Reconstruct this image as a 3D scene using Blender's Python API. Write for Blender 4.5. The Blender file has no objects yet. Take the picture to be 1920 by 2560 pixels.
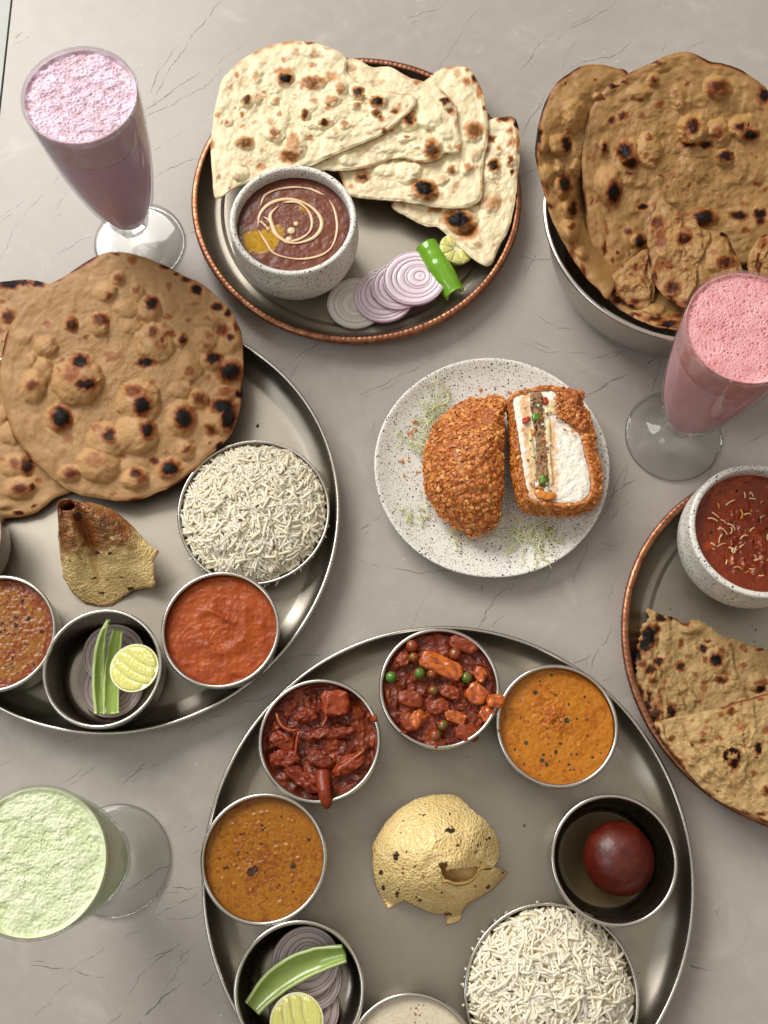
import bpy, math, random
import numpy as np
from mathutils import Vector, Matrix
random.seed(7)
RNG = np.random.default_rng(11)
SC = bpy.context.scene
COL = SC.collection

# ------------------------------------------------------------------ camera
F, NX, NY, HC = 2666.1, 971.0, 2135.2, 0.812      # focal length (px of 1920), nadir pixel, height in metres
_d = np.array([(NX-960)/F, -(NY-1280)/F, -1.0]); _d /= np.linalg.norm(_d)
_up = -_d
_y = np.array([0, 1.0, 0]); _y = _y - _up*(_y@_up); _y /= np.linalg.norm(_y)
ROT = np.stack([np.cross(_y, _up), _y, _up])       # world = ROT @ cam
cd = bpy.data.cameras.new('camera'); cam = bpy.data.objects.new('camera', cd); COL.objects.link(cam)
cd.sensor_fit = 'HORIZONTAL'; cd.sensor_width = 36; cd.lens = F/1920*36
cd.clip_start = .01; cd.clip_end = 50
cam.matrix_world = Matrix([[*ROT[0], 0], [*ROT[1], 0], [*ROT[2], HC], [0, 0, 0, 1]])
SC.camera = cam

# ------------------------------------------------------------------ world + window light
W = bpy.data.worlds.new('World'); SC.world = W; W.use_nodes = True
wn = W.node_tree; bg = wn.nodes['Background']
tc = wn.nodes.new('ShaderNodeTexCoord'); sx = wn.nodes.new('ShaderNodeSeparateXYZ')
rp = wn.nodes.new('ShaderNodeValToRGB')
wn.links.new(tc.outputs['Generated'], sx.inputs[0]); wn.links.new(sx.outputs['Z'], rp.inputs[0])
e = rp.color_ramp.elements
e[0].position = 0.0; e[0].color = (.035, .031, .027, 1)
e[1].position = 1.0; e[1].color = (.46, .425, .375, 1)
q = e.new(.35); q.color = (.10, .09, .08, 1)
q = e.new(.75); q.color = (.40, .36, .32, 1)
wn.links.new(rp.outputs[0], bg.inputs[0]); bg.inputs[1].default_value = 1.22

def area(name, loc, target, sx_, sy_, power, color):
    l = bpy.data.lights.new(name, 'AREA'); l.shape = 'RECTANGLE'; l.size = sx_; l.size_y = sy_
    l.energy = power; l.color = color
    o = bpy.data.objects.new(name, l); COL.objects.link(o); o.location = loc
    o.rotation_euler = (Vector(target)-Vector(loc)).to_track_quat('-Z', 'Y').to_euler()
    return o
area('window_light', (-2.1, 3.0, 2.9), (0.0, .20, 0), 2.9, 2.3, 212, (1, .97, .925))
area('left_window_light', (-1.5, -.35, 1.9), (0, .2, 0), .7, .7, 7, (.82, .91, 1))
SC.view_settings.view_transform = 'Standard'; SC.view_settings.look = 'None'
SC.view_settings.exposure = .12; SC.view_settings.gamma = 1
SC.render.engine = 'CYCLES'
SC.cycles.max_bounces = 12; SC.cycles.transmission_bounces = 12

# ------------------------------------------------------------------ projection helpers
def P(px, py, z=0.0):
    """pixel(s) of the 1920x2560 photograph -> point(s) at height z"""
    px = np.asarray(px, float); py = np.asarray(py, float); z = np.asarray(z, float)
    c = np.stack([(px-960)/F, -(py-1280)/F, -np.ones_like(px)], -1)
    w = c @ ROT.T
    t = (z-HC)/w[..., 2]
    return np.stack([w[..., 0]*t, w[..., 1]*t, np.broadcast_to(z, px.shape)+0*px], -1)
def PT(p, z=0.0): return P(p[0], p[1], z)
class Z:
    """a zoomed crop of the photograph: crop coordinates -> photo pixels"""
    def __init__(s, ox, oy, k): s.ox, s.oy, s.k = ox, oy, k
    def __call__(s, x, y): return (s.ox+x/s.k, s.oy+y/s.k)
    def L(s, pts): return [s(*p) for p in pts]
ZA = Z(1300, 100, 2.676); ZB = Z(460, 80, 1.907); ZC = Z(0, 600, 1.929); ZD = Z(0, 1080, 1.929)
ZE = Z(900, 860, 2.514); ZF = Z(1500, 640, 2.405); ZG = Z(1500, 1480, 3.567); ZH = Z(480, 1540, 2.44)
ZI = Z(900, 1540, 1.885); ZJ = Z(0, 1900, 2.765); ZK = Z(500, 2160, 2.212); ZL = Z(1100, 2160, 2.37)
ZV = Z(0, 80, 3.318); ZO = Z(0, 0, .864)

# ------------------------------------------------------------------ numpy noise
def _h(ix, iy, s):
    n = (ix.astype(np.int64)*374761393 + iy.astype(np.int64)*668265263 + int(s)*144269504) & 0xffffffff
    n = ((n ^ (n >> 13))*1274126177) & 0xffffffff
    return ((n ^ (n >> 16)) & 0xffff)/65535.0
def vn(x, y, s=0):
    x = np.asarray(x, float); y = np.asarray(y, float)
    ix = np.floor(x); iy = np.floor(y); fx = x-ix; fy = y-iy
    fx = fx*fx*fx*(fx*(fx*6-15)+10); fy = fy*fy*fy*(fy*(fy*6-15)+10)
    a = _h(ix, iy, s); b = _h(ix+1, iy, s); c = _h(ix, iy+1, s); d = _h(ix+1, iy+1, s)
    return (a+(b-a)*fx)*(1-fy) + (c+(d-c)*fx)*fy
def fbm(x, y, s=0, o=4, g=.5):
    t = 0; a = 1; n = 0
    for i in range(o):
        t = t + a*(vn(x*2**i+i*7.3, y*2**i-i*3.1, s+i)*2-1); n += a; a *= g
    return t/n
def ridge(x, y, s=0, o=4):
    t = 0; a = 1; n = 0
    for i in range(o):
        t = t + a*(1-np.abs(vn(x*2**i+i*5.7, y*2**i, s+i)*2-1)*2); n += a; a *= .5
    return t/n
def voro(x, y, s=0):
    x = np.asarray(x, float); y = np.asarray(y, float)
    ix = np.floor(x); iy = np.floor(y)
    f1 = np.full(x.shape, 9.); f2 = f1.copy(); cid = np.zeros(x.shape)
    for dx in (-1, 0, 1):
        for dy in (-1, 0, 1):
            cx = ix+dx; cy = iy+dy
            d = np.hypot(cx+_h(cx, cy, s)-x, cy+_h(cx, cy, s+9)-y)
            m = d < f1
            f2 = np.where(m, f1, np.minimum(f2, d)); cid = np.where(m, _h(cx, cy, s+17), cid); f1 = np.where(m, d, f1)
    return f1, f2, cid
def sstep(a, b, x):
    t = np.clip((x-a)/(b-a), 0, 1); return t*t*(3-2*t)

# ------------------------------------------------------------------ mesh + object helpers
def mesh(name, verts, faces, attrs=None, smooth=True):
    """faces: list of int arrays (n,3) or (n,4)"""
    verts = np.asarray(verts, np.float32)
    faces = [np.asarray(f, np.int32) for f in (faces if isinstance(faces, list) else [faces]) if len(f)]
    vol = 0.0; c0 = verts.mean(0)
    for f in faces:
        a = verts[f[:, 0]]-c0
        for k in range(1, f.shape[1]-1):
            vol += float(np.einsum('ij,ij->', a, np.cross(verts[f[:, k]]-c0, verts[f[:, k+1]]-c0)))
    if vol < 0: faces = [np.ascontiguousarray(f[:, ::-1]) for f in faces]
    me = bpy.data.meshes.new(name)
    me.vertices.add(len(verts)); me.vertices.foreach_set('co', verts.ravel())
    nl = sum(f.size for f in faces); npol = sum(len(f) for f in faces)
    me.loops.add(nl); me.loops.foreach_set('vertex_index', np.concatenate([f.ravel() for f in faces]))
    starts = []; o = 0
    for f in faces:
        starts.append(o+np.arange(len(f))*f.shape[1]); o += f.size
    me.polygons.add(npol); me.polygons.foreach_set('loop_start', np.concatenate(starts).astype(np.int32))
    me.update(calc_edges=True); me.validate()
    me.polygons.foreach_set('use_smooth', np.full(len(me.polygons), smooth))
    if attrs:
        for k, v in attrs.items():
            a = me.attributes.new(k, 'FLOAT', 'POINT'); a.data.foreach_set('value', np.asarray(v, np.float32))
    return me
def thing(name, label, cat, loc=(0, 0, 0), group=None):
    o = bpy.data.objects.new(name, None); COL.objects.link(o); o.location = [float(c) for c in loc]
    o.empty_display_size = .01
    return tag(o, label, cat, group)
def tag(o, label=None, cat=None, group=None, kind=None):
    if label: o['label'] = label
    if cat: o['category'] = cat
    if group: o['group'] = group
    if kind: o['kind'] = kind
    return o
def root_loc(o):
    v = Vector((0, 0, 0))
    while o: v = v+o.location; o = o.parent
    return np.array(v)
def add(name, verts, faces, mat, parent=None, attrs=None, smooth=True, origin=None):
    """world-space verts -> one linked object"""
    verts = np.asarray(verts, float)
    off = root_loc(parent) if parent else (np.array(origin, float) if origin is not None else np.array([verts[:, 0].mean(), verts[:, 1].mean(), verts[:, 2].min()]))
    o = bpy.data.objects.new(name, mesh(name, verts-off, faces, attrs, smooth)); COL.objects.link(o)
    o.data.materials.append(mat)
    if parent: o.parent = parent
    else: o.location = off
    return o
def dup(root, loc, label=None, group=None, rz=0):
    r = root.copy(); COL.objects.link(r); r.location = [float(c) for c in loc]; r.rotation_euler = (0, 0, rz)
    if label: r['label'] = label
    if group: r['group'] = group
    for ch in root.children:
        c = ch.copy(); COL.objects.link(c); c.parent = r
        for g in ch.children:
            d = g.copy(); COL.objects.link(d); d.parent = c
    return r
def grid_faces(nr, nt, start=0, wrap=True):
    i = np.arange(nr-1)[:, None]; j = np.arange(nt if wrap else nt-1)[None, :]; jn = (j+1) % nt
    return (np.stack([i*nt+j, (i+1)*nt+j, (i+1)*nt+jn, i*nt+jn], -1).reshape(-1, 4)+start)
def fan(center, ring0, nt, flip=False):
    j = np.arange(nt); jn = (j+1) % nt
    f = np.stack([np.full(nt, center), ring0+j, ring0+jn], -1)
    return f[:, ::-1] if flip else f
def lathe(prof, nt=96, radial=None, z_of=None, c=(0, 0, 0)):
    """prof [(r,z)..]; r=0 ends become fans"""
    prof = [tuple(p) for p in prof]
    first = prof[0][0] == 0; last = prof[-1][0] == 0
    rings = prof[(1 if first else 0):(-1 if last else None)]
    th = np.arange(nt)/nt*2*math.pi
    V = []
    for r, z in rings:
        rr = np.full(nt, r); zz = np.full(nt, z)
        if radial: rr = radial(r, z, th)
        if z_of: zz = z_of(r, z, th)
        V.append(np.stack([rr*np.cos(th)+c[0], rr*np.sin(th)+c[1], zz+c[2]], -1))
    V = np.concatenate(V); fs = [grid_faces(len(rings), nt)]
    if first: V = np.vstack([V, [[c[0], c[1], prof[0][1]+c[2]]]]); fs.append(fan(len(V)-1, 0, nt))
    if last: V = np.vstack([V, [[c[0], c[1], prof[-1][1]+c[2]]]]); fs.append(fan(len(V)-1, (len(rings)-1)*nt, nt, True))
    return V, fs
def smooth_prof(pts, n=6):
    """Catmull-Rom through profile points"""
    p = np.array(pts, float); out = []
    for i in range(len(p)-1):
        a = p[max(i-1, 0)]; b = p[i]; c = p[i+1]; d = p[min(i+2, len(p)-1)]
        for t in np.arange(n)/n:
            out.append(.5*((2*b)+(c-a)*t+(2*a-5*b+4*c-d)*t*t+(3*b-a-3*c+d)*t**3))
    out.append(p[-1]); out = np.array(out)
    out[:, 0] = np.maximum(out[:, 0], 0)
    return out
def poly_curve(pts, n):
    q = np.array(list(pts)+[pts[0]], float); s = np.r_[0, np.cumsum(np.hypot(*np.diff(q, axis=0).T))]; t = np.arange(n)/n*s[-1]
    return np.stack([np.interp(t, s, q[:, 0]), np.interp(t, s, q[:, 1])], -1)
def closed_curve(pts, n):
    """resample closed polygon through Catmull-Rom, n points"""
    p = np.array(pts, float); m = len(p); out = []
    for i in range(m):
        a, b, c, d = p[(i-1) % m], p[i], p[(i+1) % m], p[(i+2) % m]
        for t in np.arange(8)/8:
            out.append(.5*((2*b)+(c-a)*t+(2*a-5*b+4*c-d)*t*t+(3*b-a-3*c+d)*t**3))
    out = np.array(out); s = np.r_[0, np.cumsum(np.hypot(*(np.roll(out, -1, 0)-out).T))]
    q = np.vstack([out, out[:1]]); t = np.arange(n)/n*s[-1]
    return np.stack([np.interp(t, s, q[:, 0]), np.interp(t, s, q[:, 1])], -1)
def open_curve(pts, n):
    p = smooth_prof_nd(pts, 8); s = np.r_[0, np.cumsum(np.linalg.norm(np.diff(p, axis=0), axis=1))]
    t = np.linspace(0, s[-1], n)
    return np.stack([np.interp(t, s, p[:, k]) for k in range(p.shape[1])], -1)
def smooth_prof_nd(pts, n=8):
    p = np.array(pts, float); out = []
    for i in range(len(p)-1):
        a = p[max(i-1, 0)]; b = p[i]; c = p[i+1]; d = p[min(i+2, len(p)-1)]
        for t in np.arange(n)/n:
            out.append(.5*((2*b)+(c-a)*t+(2*a-5*b+4*c-d)*t*t+(3*b-a-3*c+d)*t**3))
    out.append(p[-1]); return np.array(out)
def tube(path, rad, ns=6, flat=1.0, caps=True, twist=0.0):
    """swept tube; rad scalar or array; flat squashes it along its own normal"""
    p = np.asarray(path, float); n = len(p); rad = np.broadcast_to(np.asarray(rad, float), (n,))
    t = np.gradient(p, axis=0); t /= np.linalg.norm(t, axis=1)[:, None]+1e-12
    up = np.array([0, 0, 1.0]); V = []
    for i in range(n):
        s = np.cross(t[i], up); ls = np.linalg.norm(s)
        s = s/ls if ls > 1e-3 else np.array([1., 0, 0])
        u = np.cross(s, t[i]); a = np.arange(ns)/ns*2*math.pi; tw = twist*i/n
        s2 = s*math.cos(tw)+u*math.sin(tw); u2 = -s*math.sin(tw)+u*math.cos(tw)
        V.append(p[i]+rad[i]*(np.cos(a)[:, None]*s2+flat*np.sin(a)[:, None]*u2))
    V = np.concatenate(V); fs = [grid_faces(n, ns)]
    if caps:
        V = np.vstack([V, p[:1], p[-1:]]); fs += [fan(len(V)-2, 0, ns), fan(len(V)-1, (n-1)*ns, ns, True)]
    return V, fs
def join(parts, attrs=None):
    """[(V, faces)] -> (V, tris, quads)"""
    VS = []; T = []; Q = []; o = 0
    for V, fs in parts:
        for f in (fs if isinstance(fs, list) else [fs]):
            f = np.asarray(f)
            if len(f) == 0: continue
            (T if f.shape[1] == 3 else Q).append(f+o)
        VS.append(V); o += len(V)
    out = []
    if T: out.append(np.concatenate(T))
    if Q: out.append(np.concatenate(Q))
    return np.concatenate(VS), out
def rotz(a): return np.array([[math.cos(a), -math.sin(a), 0], [math.sin(a), math.cos(a), 0], [0, 0, 1]])
def align(nrm, spin=0.0):
    return np.array((Vector(nrm).to_track_quat('Z', 'Y').to_matrix() @ Matrix.Rotation(spin, 3, 'Z')))

# ------------------------------------------------------------------ material helpers
class Mat:
    def __init__(s, name):
        s.m = bpy.data.materials.new(name); s.m.use_nodes = True; s.nt = s.m.node_tree
        s.b = s.nt.nodes['Principled BSDF']
    def n(s, t, **k):
        x = s.nt.nodes.new(t)
        for a, v in k.items(): setattr(x, a, v)
        return x
    def l(s, a, b): s.nt.links.new(a, b)
    def coord(s, scale=(1, 1, 1), kind='Object', rot=(0, 0, 0)):
        c = s.n('ShaderNodeTexCoord'); m = s.n('ShaderNodeMapping')
        m.inputs['Scale'].default_value = scale; m.inputs['Rotation'].default_value = rot
        s.l(c.outputs[kind], m.inputs[0]); return m.outputs[0]
    def noise(s, scale, detail=4, rough=.55, vec=None, dist=0):
        x = s.n('ShaderNodeTexNoise'); x.inputs['Scale'].default_value = scale; x.inputs['Detail'].default_value = detail
        x.inputs['Roughness'].default_value = rough; x.inputs['Distortion'].default_value = dist
        s.l(vec if vec is not None else s.coord(), x.inputs['Vector']); return x.outputs['Fac']
    def voro(s, scale, feature='F1', out='Distance', vec=None, rand=1.0):
        x = s.n('ShaderNodeTexVoronoi', feature=feature); x.inputs['Scale'].default_value = scale
        x.inputs['Randomness'].default_value = rand
        s.l(vec if vec is not None else s.coord(), x.inputs['Vector']); return x.outputs[out]
    def ramp(s, fac, stops, interp='LINEAR'):
        r = s.n('ShaderNodeValToRGB'); el = r.color_ramp.elements; r.color_ramp.interpolation = interp
        def c4(c): return (c, c, c, 1) if isinstance(c, (int, float)) else (*c, 1)
        el[0].position, el[0].color = stops[0][0], c4(stops[0][1])
        el[1].position, el[1].color = stops[-1][0], c4(stops[-1][1])
        for p, c in stops[1:-1]:
            q = el.new(p); q.color = c4(c)
        s.l(fac, r.inputs[0]); return r.outputs[0]
    def mix(s, fac, a, b, blend='MIX'):
        x = s.n('ShaderNodeMix', data_type='RGBA', blend_type=blend)
        for i, v in ((0, fac), (6, a), (7, b)):
            if isinstance(v, (int, float)): x.inputs[i].default_value = v if i == 0 else (v, v, v, 1)
            elif isinstance(v, tuple): x.inputs[i].default_value = (*v, 1)
            else: s.l(v, x.inputs[i])
        return x.outputs[2]
    def math(s, op, a, b=0.0, clamp=False):
        x = s.n('ShaderNodeMath', operation=op); x.use_clamp = clamp
        for i, v in ((0, a), (1, b)):
            if isinstance(v, (int, float)): x.inputs[i].default_value = v
            else: s.l(v, x.inputs[i])
        return x.outputs[0]
    def attr(s, name): return s.n('ShaderNodeAttribute', attribute_name=name).outputs['Fac']
    def island(s):
        oi = s.n('ShaderNodeObjectInfo'); gm = s.n('ShaderNodeNewGeometry')
        return s.math('FRACT', s.math('ADD', oi.outputs['Random'], gm.outputs['Random Per Island']))
    def bump(s, h, strength=.5, dist=.001):
        x = s.n('ShaderNodeBump'); x.inputs['Strength'].default_value = strength; x.inputs['Distance'].default_value = dist
        s.l(h, x.inputs['Height'])
        if s.b.inputs['Normal'].is_linked: s.l(s.b.inputs['Normal'].links[0].from_socket, x.inputs['Normal'])
        s.l(x.outputs[0], s.b.inputs['Normal']); return x
    def set(s, **k):
        names = dict(base='Base Color', rough='Roughness', metal='Metallic', spec='Specular IOR Level', ior='IOR', trans='Transmission Weight', coat='Coat Weight', coatr='Coat Roughness', sss='Subsurface Weight', sssr='Subsurface Radius', ssss='Subsurface Scale', aniso='Anisotropic', alpha='Alpha', tint='Specular Tint')
        for a, v in k.items():
            i = s.b.inputs[names[a]]
            if isinstance(v, (int, float)): i.default_value = v
            elif isinstance(v, tuple): i.default_value = (*v, 1) if len(v) == 3 and i.type == 'RGBA' else v
            else: s.l(v, i)
        return s

# metals
def steel(name, base=(.385, .350, .295), rough=.30):
    M = Mat(name); n1 = M.noise(90, 6, .7); n2 = M.noise(14, 4)
    M.set(base=M.mix(M.ramp(n2, [(.3, 0), (.75, 1)]), base, tuple(c*.90 for c in base)), metal=1.0,
          rough=M.ramp(M.math('ADD', M.math('MULTIPLY', n1, .5), M.math('MULTIPLY', n2, .5)), [(.3, rough-.08), (.7, rough+.12)]))
    sc = M.noise(1, 3, .5, vec=M.coord((1800, 60, 60), rot=(0, 0, .6)))
    M.bump(sc, .04, .0003); return M.m
STEEL = steel('brushed_steel', rough=.40)
STEEL_BOWL = steel('bowl_steel', (.36, .330, .285), .26)
STEEL_SHINY = steel('polished_steel', (.60, .57, .52), .24)
STEEL_TUB = steel('satin_steel', (.50, .48, .44), .36)
M = Mat('hammered_copper'); n = M.noise(160, 4); n2 = M.noise(700, 3)
M.set(base=M.mix(M.ramp(n, [(.35, 0), (.7, 1)]), (.40, .185, .105), (.20, .078, .042)), metal=1.0, rough=M.ramp(n, [(.3, .34), (.7, .50)]))
M.bump(n2, .15, .0004); COPPER = M.m

# glass
M = Mat('clear_glass'); M.set(base=(.98, .995, .99), rough=.02, trans=1.0, ior=1.48)
def clearglass(M, fac, refl=.65, edge=.58):
    lw = M.n('ShaderNodeLayerWeight'); lw.inputs[0].default_value = .35
    tr = M.n('ShaderNodeBsdfTransparent'); M.l(M.ramp(lw.outputs['Facing'], [(0, (.99, .995, .99)), (.80, (.97, .98, .975)), (.94, (.84, .87, .865)), (1, (edge, edge+.05, edge+.04))]), tr.inputs[0])
    m1 = M.n('ShaderNodeMixShader'); m1.inputs[0].default_value = fac; M.l(M.b.outputs[0], m1.inputs[1]); M.l(tr.outputs[0], m1.inputs[2])
    fr = M.n('ShaderNodeFresnel'); fr.inputs[0].default_value = 1.5; gl = M.n('ShaderNodeBsdfGlossy'); gl.inputs['Roughness'].default_value = .02
    m2 = M.n('ShaderNodeMixShader'); M.l(M.math('MULTIPLY', fr.outputs[0], refl), m2.inputs[0]); M.l(m1.outputs[0], m2.inputs[1]); M.l(gl.outputs[0], m2.inputs[2])
    out = [q for q in M.nt.nodes if q.type == 'OUTPUT_MATERIAL'][0]; M.l(m2.outputs[0], out.inputs[0]); return M.m
GLASS = clearglass(M, .92)
M = Mat('thin_clear_glass'); M.set(base=(.98, .995, .99), rough=.02, trans=1.0, ior=1.48); GLASS_THIN = clearglass(M, .95, .48, .58)


# speckled ceramic
def ceramic(name):
    M = Mat(name); v = M.voro(420, 'F1', 'Distance'); c = M.voro(420, 'F1', 'Color')
    sepc = M.n('ShaderNodeSeparateColor'); M.l(c, sepc.inputs[0])
    pick = M.math('GREATER_THAN', sepc.outputs[0], .22)
    size = M.math('MULTIPLY', sepc.outputs[1], .36)
    sp = M.math('MULTIPLY', M.math('LESS_THAN', v, size), pick)
    v2 = M.voro(900, 'F1', 'Distance'); c2 = M.voro(900, 'F1', 'Color'); s2 = M.n('ShaderNodeSeparateColor'); M.l(c2, s2.inputs[0])
    sp2 = M.math('MULTIPLY', M.math('LESS_THAN', v2, .34), M.math('GREATER_THAN', s2.outputs[0], .62))
    m = M.math('MAXIMUM', sp, sp2)
    base = M.mix(M.noise(25, 3), (.74, .725, .66), (.82, .81, .75))
    M.set(base=M.mix(m, base, (.055, .045, .035)), rough=.30, spec=.5, coat=.25, coatr=.15)
    M.bump(M.noise(160, 3), .06, .0006); return M.m
CERAMIC = ceramic('speckled_ceramic')

# breads
def bread_mat(name, base, base2, brown, gloss=.55, flake=.5, char=(.012, .009, .008)):
    M = Mat(name)
    n1 = M.noise(130, 5, .6); n2 = M.noise(900, 4, .7); n3 = M.noise(48, 7, .68)
    col = M.mix(M.ramp(n3, [(.36, 0), (.62, 1)]), base, tuple(c*.92 for c in base2))
    col = M.mix(M.ramp(n2, [(.40, .35), (.60, 0)]), col, tuple(c*.68 for c in base2))
    fl_ = M.noise(24, 6, .7); col = M.mix(M.ramp(fl_, [(.50, 0), (.68, .42)]), col, tuple(min(1, c*1.28+.03) for c in base))
    col = M.mix(M.math('MULTIPLY', M.attr('pale'), .75), col, tuple(min(1, c*1.38) for c in base))
    br = M.math('ADD', M.attr('brown'), M.math('MULTIPLY', M.math('SUBTRACT', n1, .5), .55))
    col = M.mix(M.ramp(br, [(.12, 0), (.38, .35), (.62, .85), (.9, 1)]), col, brown)
    ch = M.math('ADD', M.attr('char'), M.math('MULTIPLY', M.math('SUBTRACT', n2, .5), .40))
    col = M.mix(M.ramp(ch, [(.20, 0), (.45, .7), (.70, 1)]), col, tuple(c*.20 for c in brown))
    col = M.mix(M.ramp(ch, [(.60, 0), (.92, 1)]), col, char)
    M.set(base=col, rough=M.ramp(n1, [(.3, gloss-.12), (.7, gloss+.12)]), spec=M.mix(ch, .32, .08), sss=.08, sssr=(.004, .002, .001), ssss=1.0)
    M.bump(n2, .22*flake, .0009); M.bump(n1, .28*flake, .0016); return M.m
WHEAT = bread_mat('wheat_roti', (.47, .275, .118), (.35, .185, .066), (.26, .066, .014), .55)
WHEAT_DK = bread_mat('tub_roti', (.41, .232, .082), (.31, .162, .050), (.23, .055, .010), .5)
NAAN = bread_mat('white_naan', (.88, .735, .49), (.82, .655, .41), (.50, .19, .045), .40, .8)
PARATHA_SHADED = bread_mat('flaky_paratha_shaded', (.43, .285, .118), (.34, .205, .075), (.24, .070, .015), .5, 1.0)  # browner back paratha, with shade from bowl and front piece put into its colour
PARATHA = bread_mat('flaky_paratha', (.55, .375, .165), (.43, .270, .105), (.28, .085, .018), .5, 1.0)

# table
def table_mat(name, a, b):
    M = Mat(name); v = M.coord((1, 1, 1))
    n1 = M.noise(5, 6, .6, v, .6); n2 = M.noise(60, 6, .65, v); n3 = M.noise(1500, 2, .5, v)
    col = M.mix(M.ramp(n1, [(.3, 0), (.7, 1)]), a, b)
    col = M.mix(M.ramp(n2, [(.35, .35), (.65, 0)]), col, tuple(c*.86 for c in a))
    col = M.mix(M.ramp(n3, [(.35, .28), (.6, 0)]), col, tuple(c*.75 for c in b))
    nb = M.noise(14, 5, .7, v, 1.2)
    col = M.mix(M.ramp(nb, [(.55, 0), (.72, .5)]), col, tuple(min(1, c*1.22) for c in b))
    sp = M.voro(70, 'F1', 'Distance', v); spc = M.voro(70, 'F1', 'Color', v); ss = M.n('ShaderNodeSeparateColor'); M.l(spc, ss.inputs[0])
    dot = M.math('MULTIPLY', M.math('LESS_THAN', sp, .055), M.math('GREATER_THAN', ss.outputs[0], .72))
    col = M.mix(M.math('MULTIPLY', dot, .5), col, (.75, .72, .68))
    M.set(base=col, rough=M.ramp(n2, [(.3, .30), (.7, .40)]), spec=.42)
    M.bump(M.noise(220, 3, .5, v), .03, .0008); return M.m
TABLE = table_mat('stone_laminate', (.378, .340, .306), (.442, .405, .366))
TABLE2 = table_mat('pale_laminate', (.33, .35, .32), (.36, .38, .35))
M = Mat('dark_vein'); n = M.noise(55, 4, .7); 
mask = M.ramp(n, [(.40, 0), (.56, .85)])
M.set(base=(.125, .105, .09), rough=.45, alpha=mask); VEIN = M.m
M = Mat('pale_vein'); n = M.noise(70, 4, .7)
M.set(base=(.62, .59, .55), rough=.4, alpha=M.ramp(n, [(.5, 0), (.65, .5)])); VEINP = M.m

# ------------------------------------------------------------------ the table
def slab(name, poly, z0, z1, mat):
    p = np.array(poly); n = len(p)
    V = np.vstack([np.c_[p, np.full(n, z1)], np.c_[p, np.full(n, z0)]])
    fs = [np.array([list(range(n))]), np.array([[n+i for i in range(n)][::-1]])]
    fs.append(np.array([[i, n+i, n+(i+1) % n, (i+1) % n] for i in range(n)]))
    o = add(name, V, fs, mat, smooth=False, origin=(0, 0, 0)); o['kind'] = 'structure'; return o
ea = P(23, 80)[:2]; eb = P(0, 290)[:2]; ed = (ea-eb)/np.linalg.norm(ea-eb)
top_l = ea+ed*((1.3-ea[1])/ed[1]); bot_l = eb-ed*((eb[1]+.9)/ed[1])
table = slab('table', [tuple(bot_l), (1.0, -.9), (1.0, 1.3), tuple(top_l)], -.03, 0, TABLE)
g = np.array([-.0022, 0])
slab('neighbouring_table', [(-1.3, -.9), tuple(bot_l+g), tuple(top_l+g), (-1.3, 1.3)], -.03, -.0005, TABLE2)
def crook(pts, n_sub, amp, rng):
    p = [np.array(a, float) for a in pts]
    for k in range(n_sub):
        out = [p[0]]
        for a, b in zip(p[:-1], p[1:]):
            d = b-a; L = np.linalg.norm(d); nrm = np.array([-d[1], d[0]])
            out += [(a+b)/2+nrm*rng.uniform(-amp, amp), b]
        p = out
    return np.array(p)
veins = []
def vl(z, *paths):
    for pa in paths: veins.append(z.L(pa))
vl(ZO, [(330, 225), (345, 190), (365, 150), (400, 105), (430, 60), (455, 30), (480, 0)], [(300, 262), (340, 240), (395, 210), (440, 190), (465, 165), (480, 150)],
   [(600, 805), (640, 775), (700, 735)], [(625, 825), (650, 780), (690, 740)], [(1200, 90), (1280, 40), (1330, 0)], [(880, 40), (960, 15)], [(1040, 1345), (1060, 1310), (1090, 1270)])
vl(ZV, [(0, 1880), (60, 1790), (110, 1640), (180, 1540), (270, 1440), (350, 1350), (420, 1290), (490, 1190)], [(465, 1480), (510, 1400), (560, 1330)],
   [(1200, 640), (1290, 590), (1380, 530), (1480, 450), (1600, 380), (1659, 330)], [(1250, 500), (1280, 420), (1310, 330), (1390, 230), (1480, 110), (1600, 10)], [(1270, 985), (1380, 930), (1430, 880), (1520, 820)],
   [(1290, 1200), (1450, 1120), (1659, 1050)], [(1530, 1690), (1600, 1660), (1680, 1640)], [(480, 1835), (640, 1740), (780, 1700)], [(80, 75), (150, 35), (190, 0)], [(80, 125), (190, 70), (270, 0)], [(420, 1555), (470, 1525), (510, 1500)], [(0, 1540), (120, 1460), (210, 1390)], [(0, 580), (100, 545), (160, 540)])
vl(ZJ, [(440, 190), (560, 110), (640, 60), (760, 0)], [(470, 1465), (620, 1370), (720, 1300), (860, 1230), (970, 1180)], [(520, 1460), (620, 1485), (720, 1500)], [(190, 1825), (260, 1750), (340, 1690), (420, 1580), (495, 1520)],
   [(930, 1560), (960, 1490), (1060, 1410), (1180, 1320), (1250, 1260)], [(1220, 1400), (1330, 1300)], [(1190, 720), (1380, 620)], [(870, 905), (960, 850), (1050, 790), (1190, 725)], [(1070, 1080), (1150, 1030), (1280, 970), (1370, 925)], [(1300, 500), (1380, 455)],
   [(750, 1825), (840, 1750)], [(830, 190), (950, 80), (1010, 15)], [(980, 1400), (1100, 1340), (1180, 1310)], [(1190, 880), (1290, 895), (1380, 880)], [(220, 1420), (330, 1430), (440, 1440)], [(890, 1625), (940, 1560)], [(0, 40), (90, 0)], [(1360, 1590), (1450, 1520), (1500, 1440)])
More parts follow.
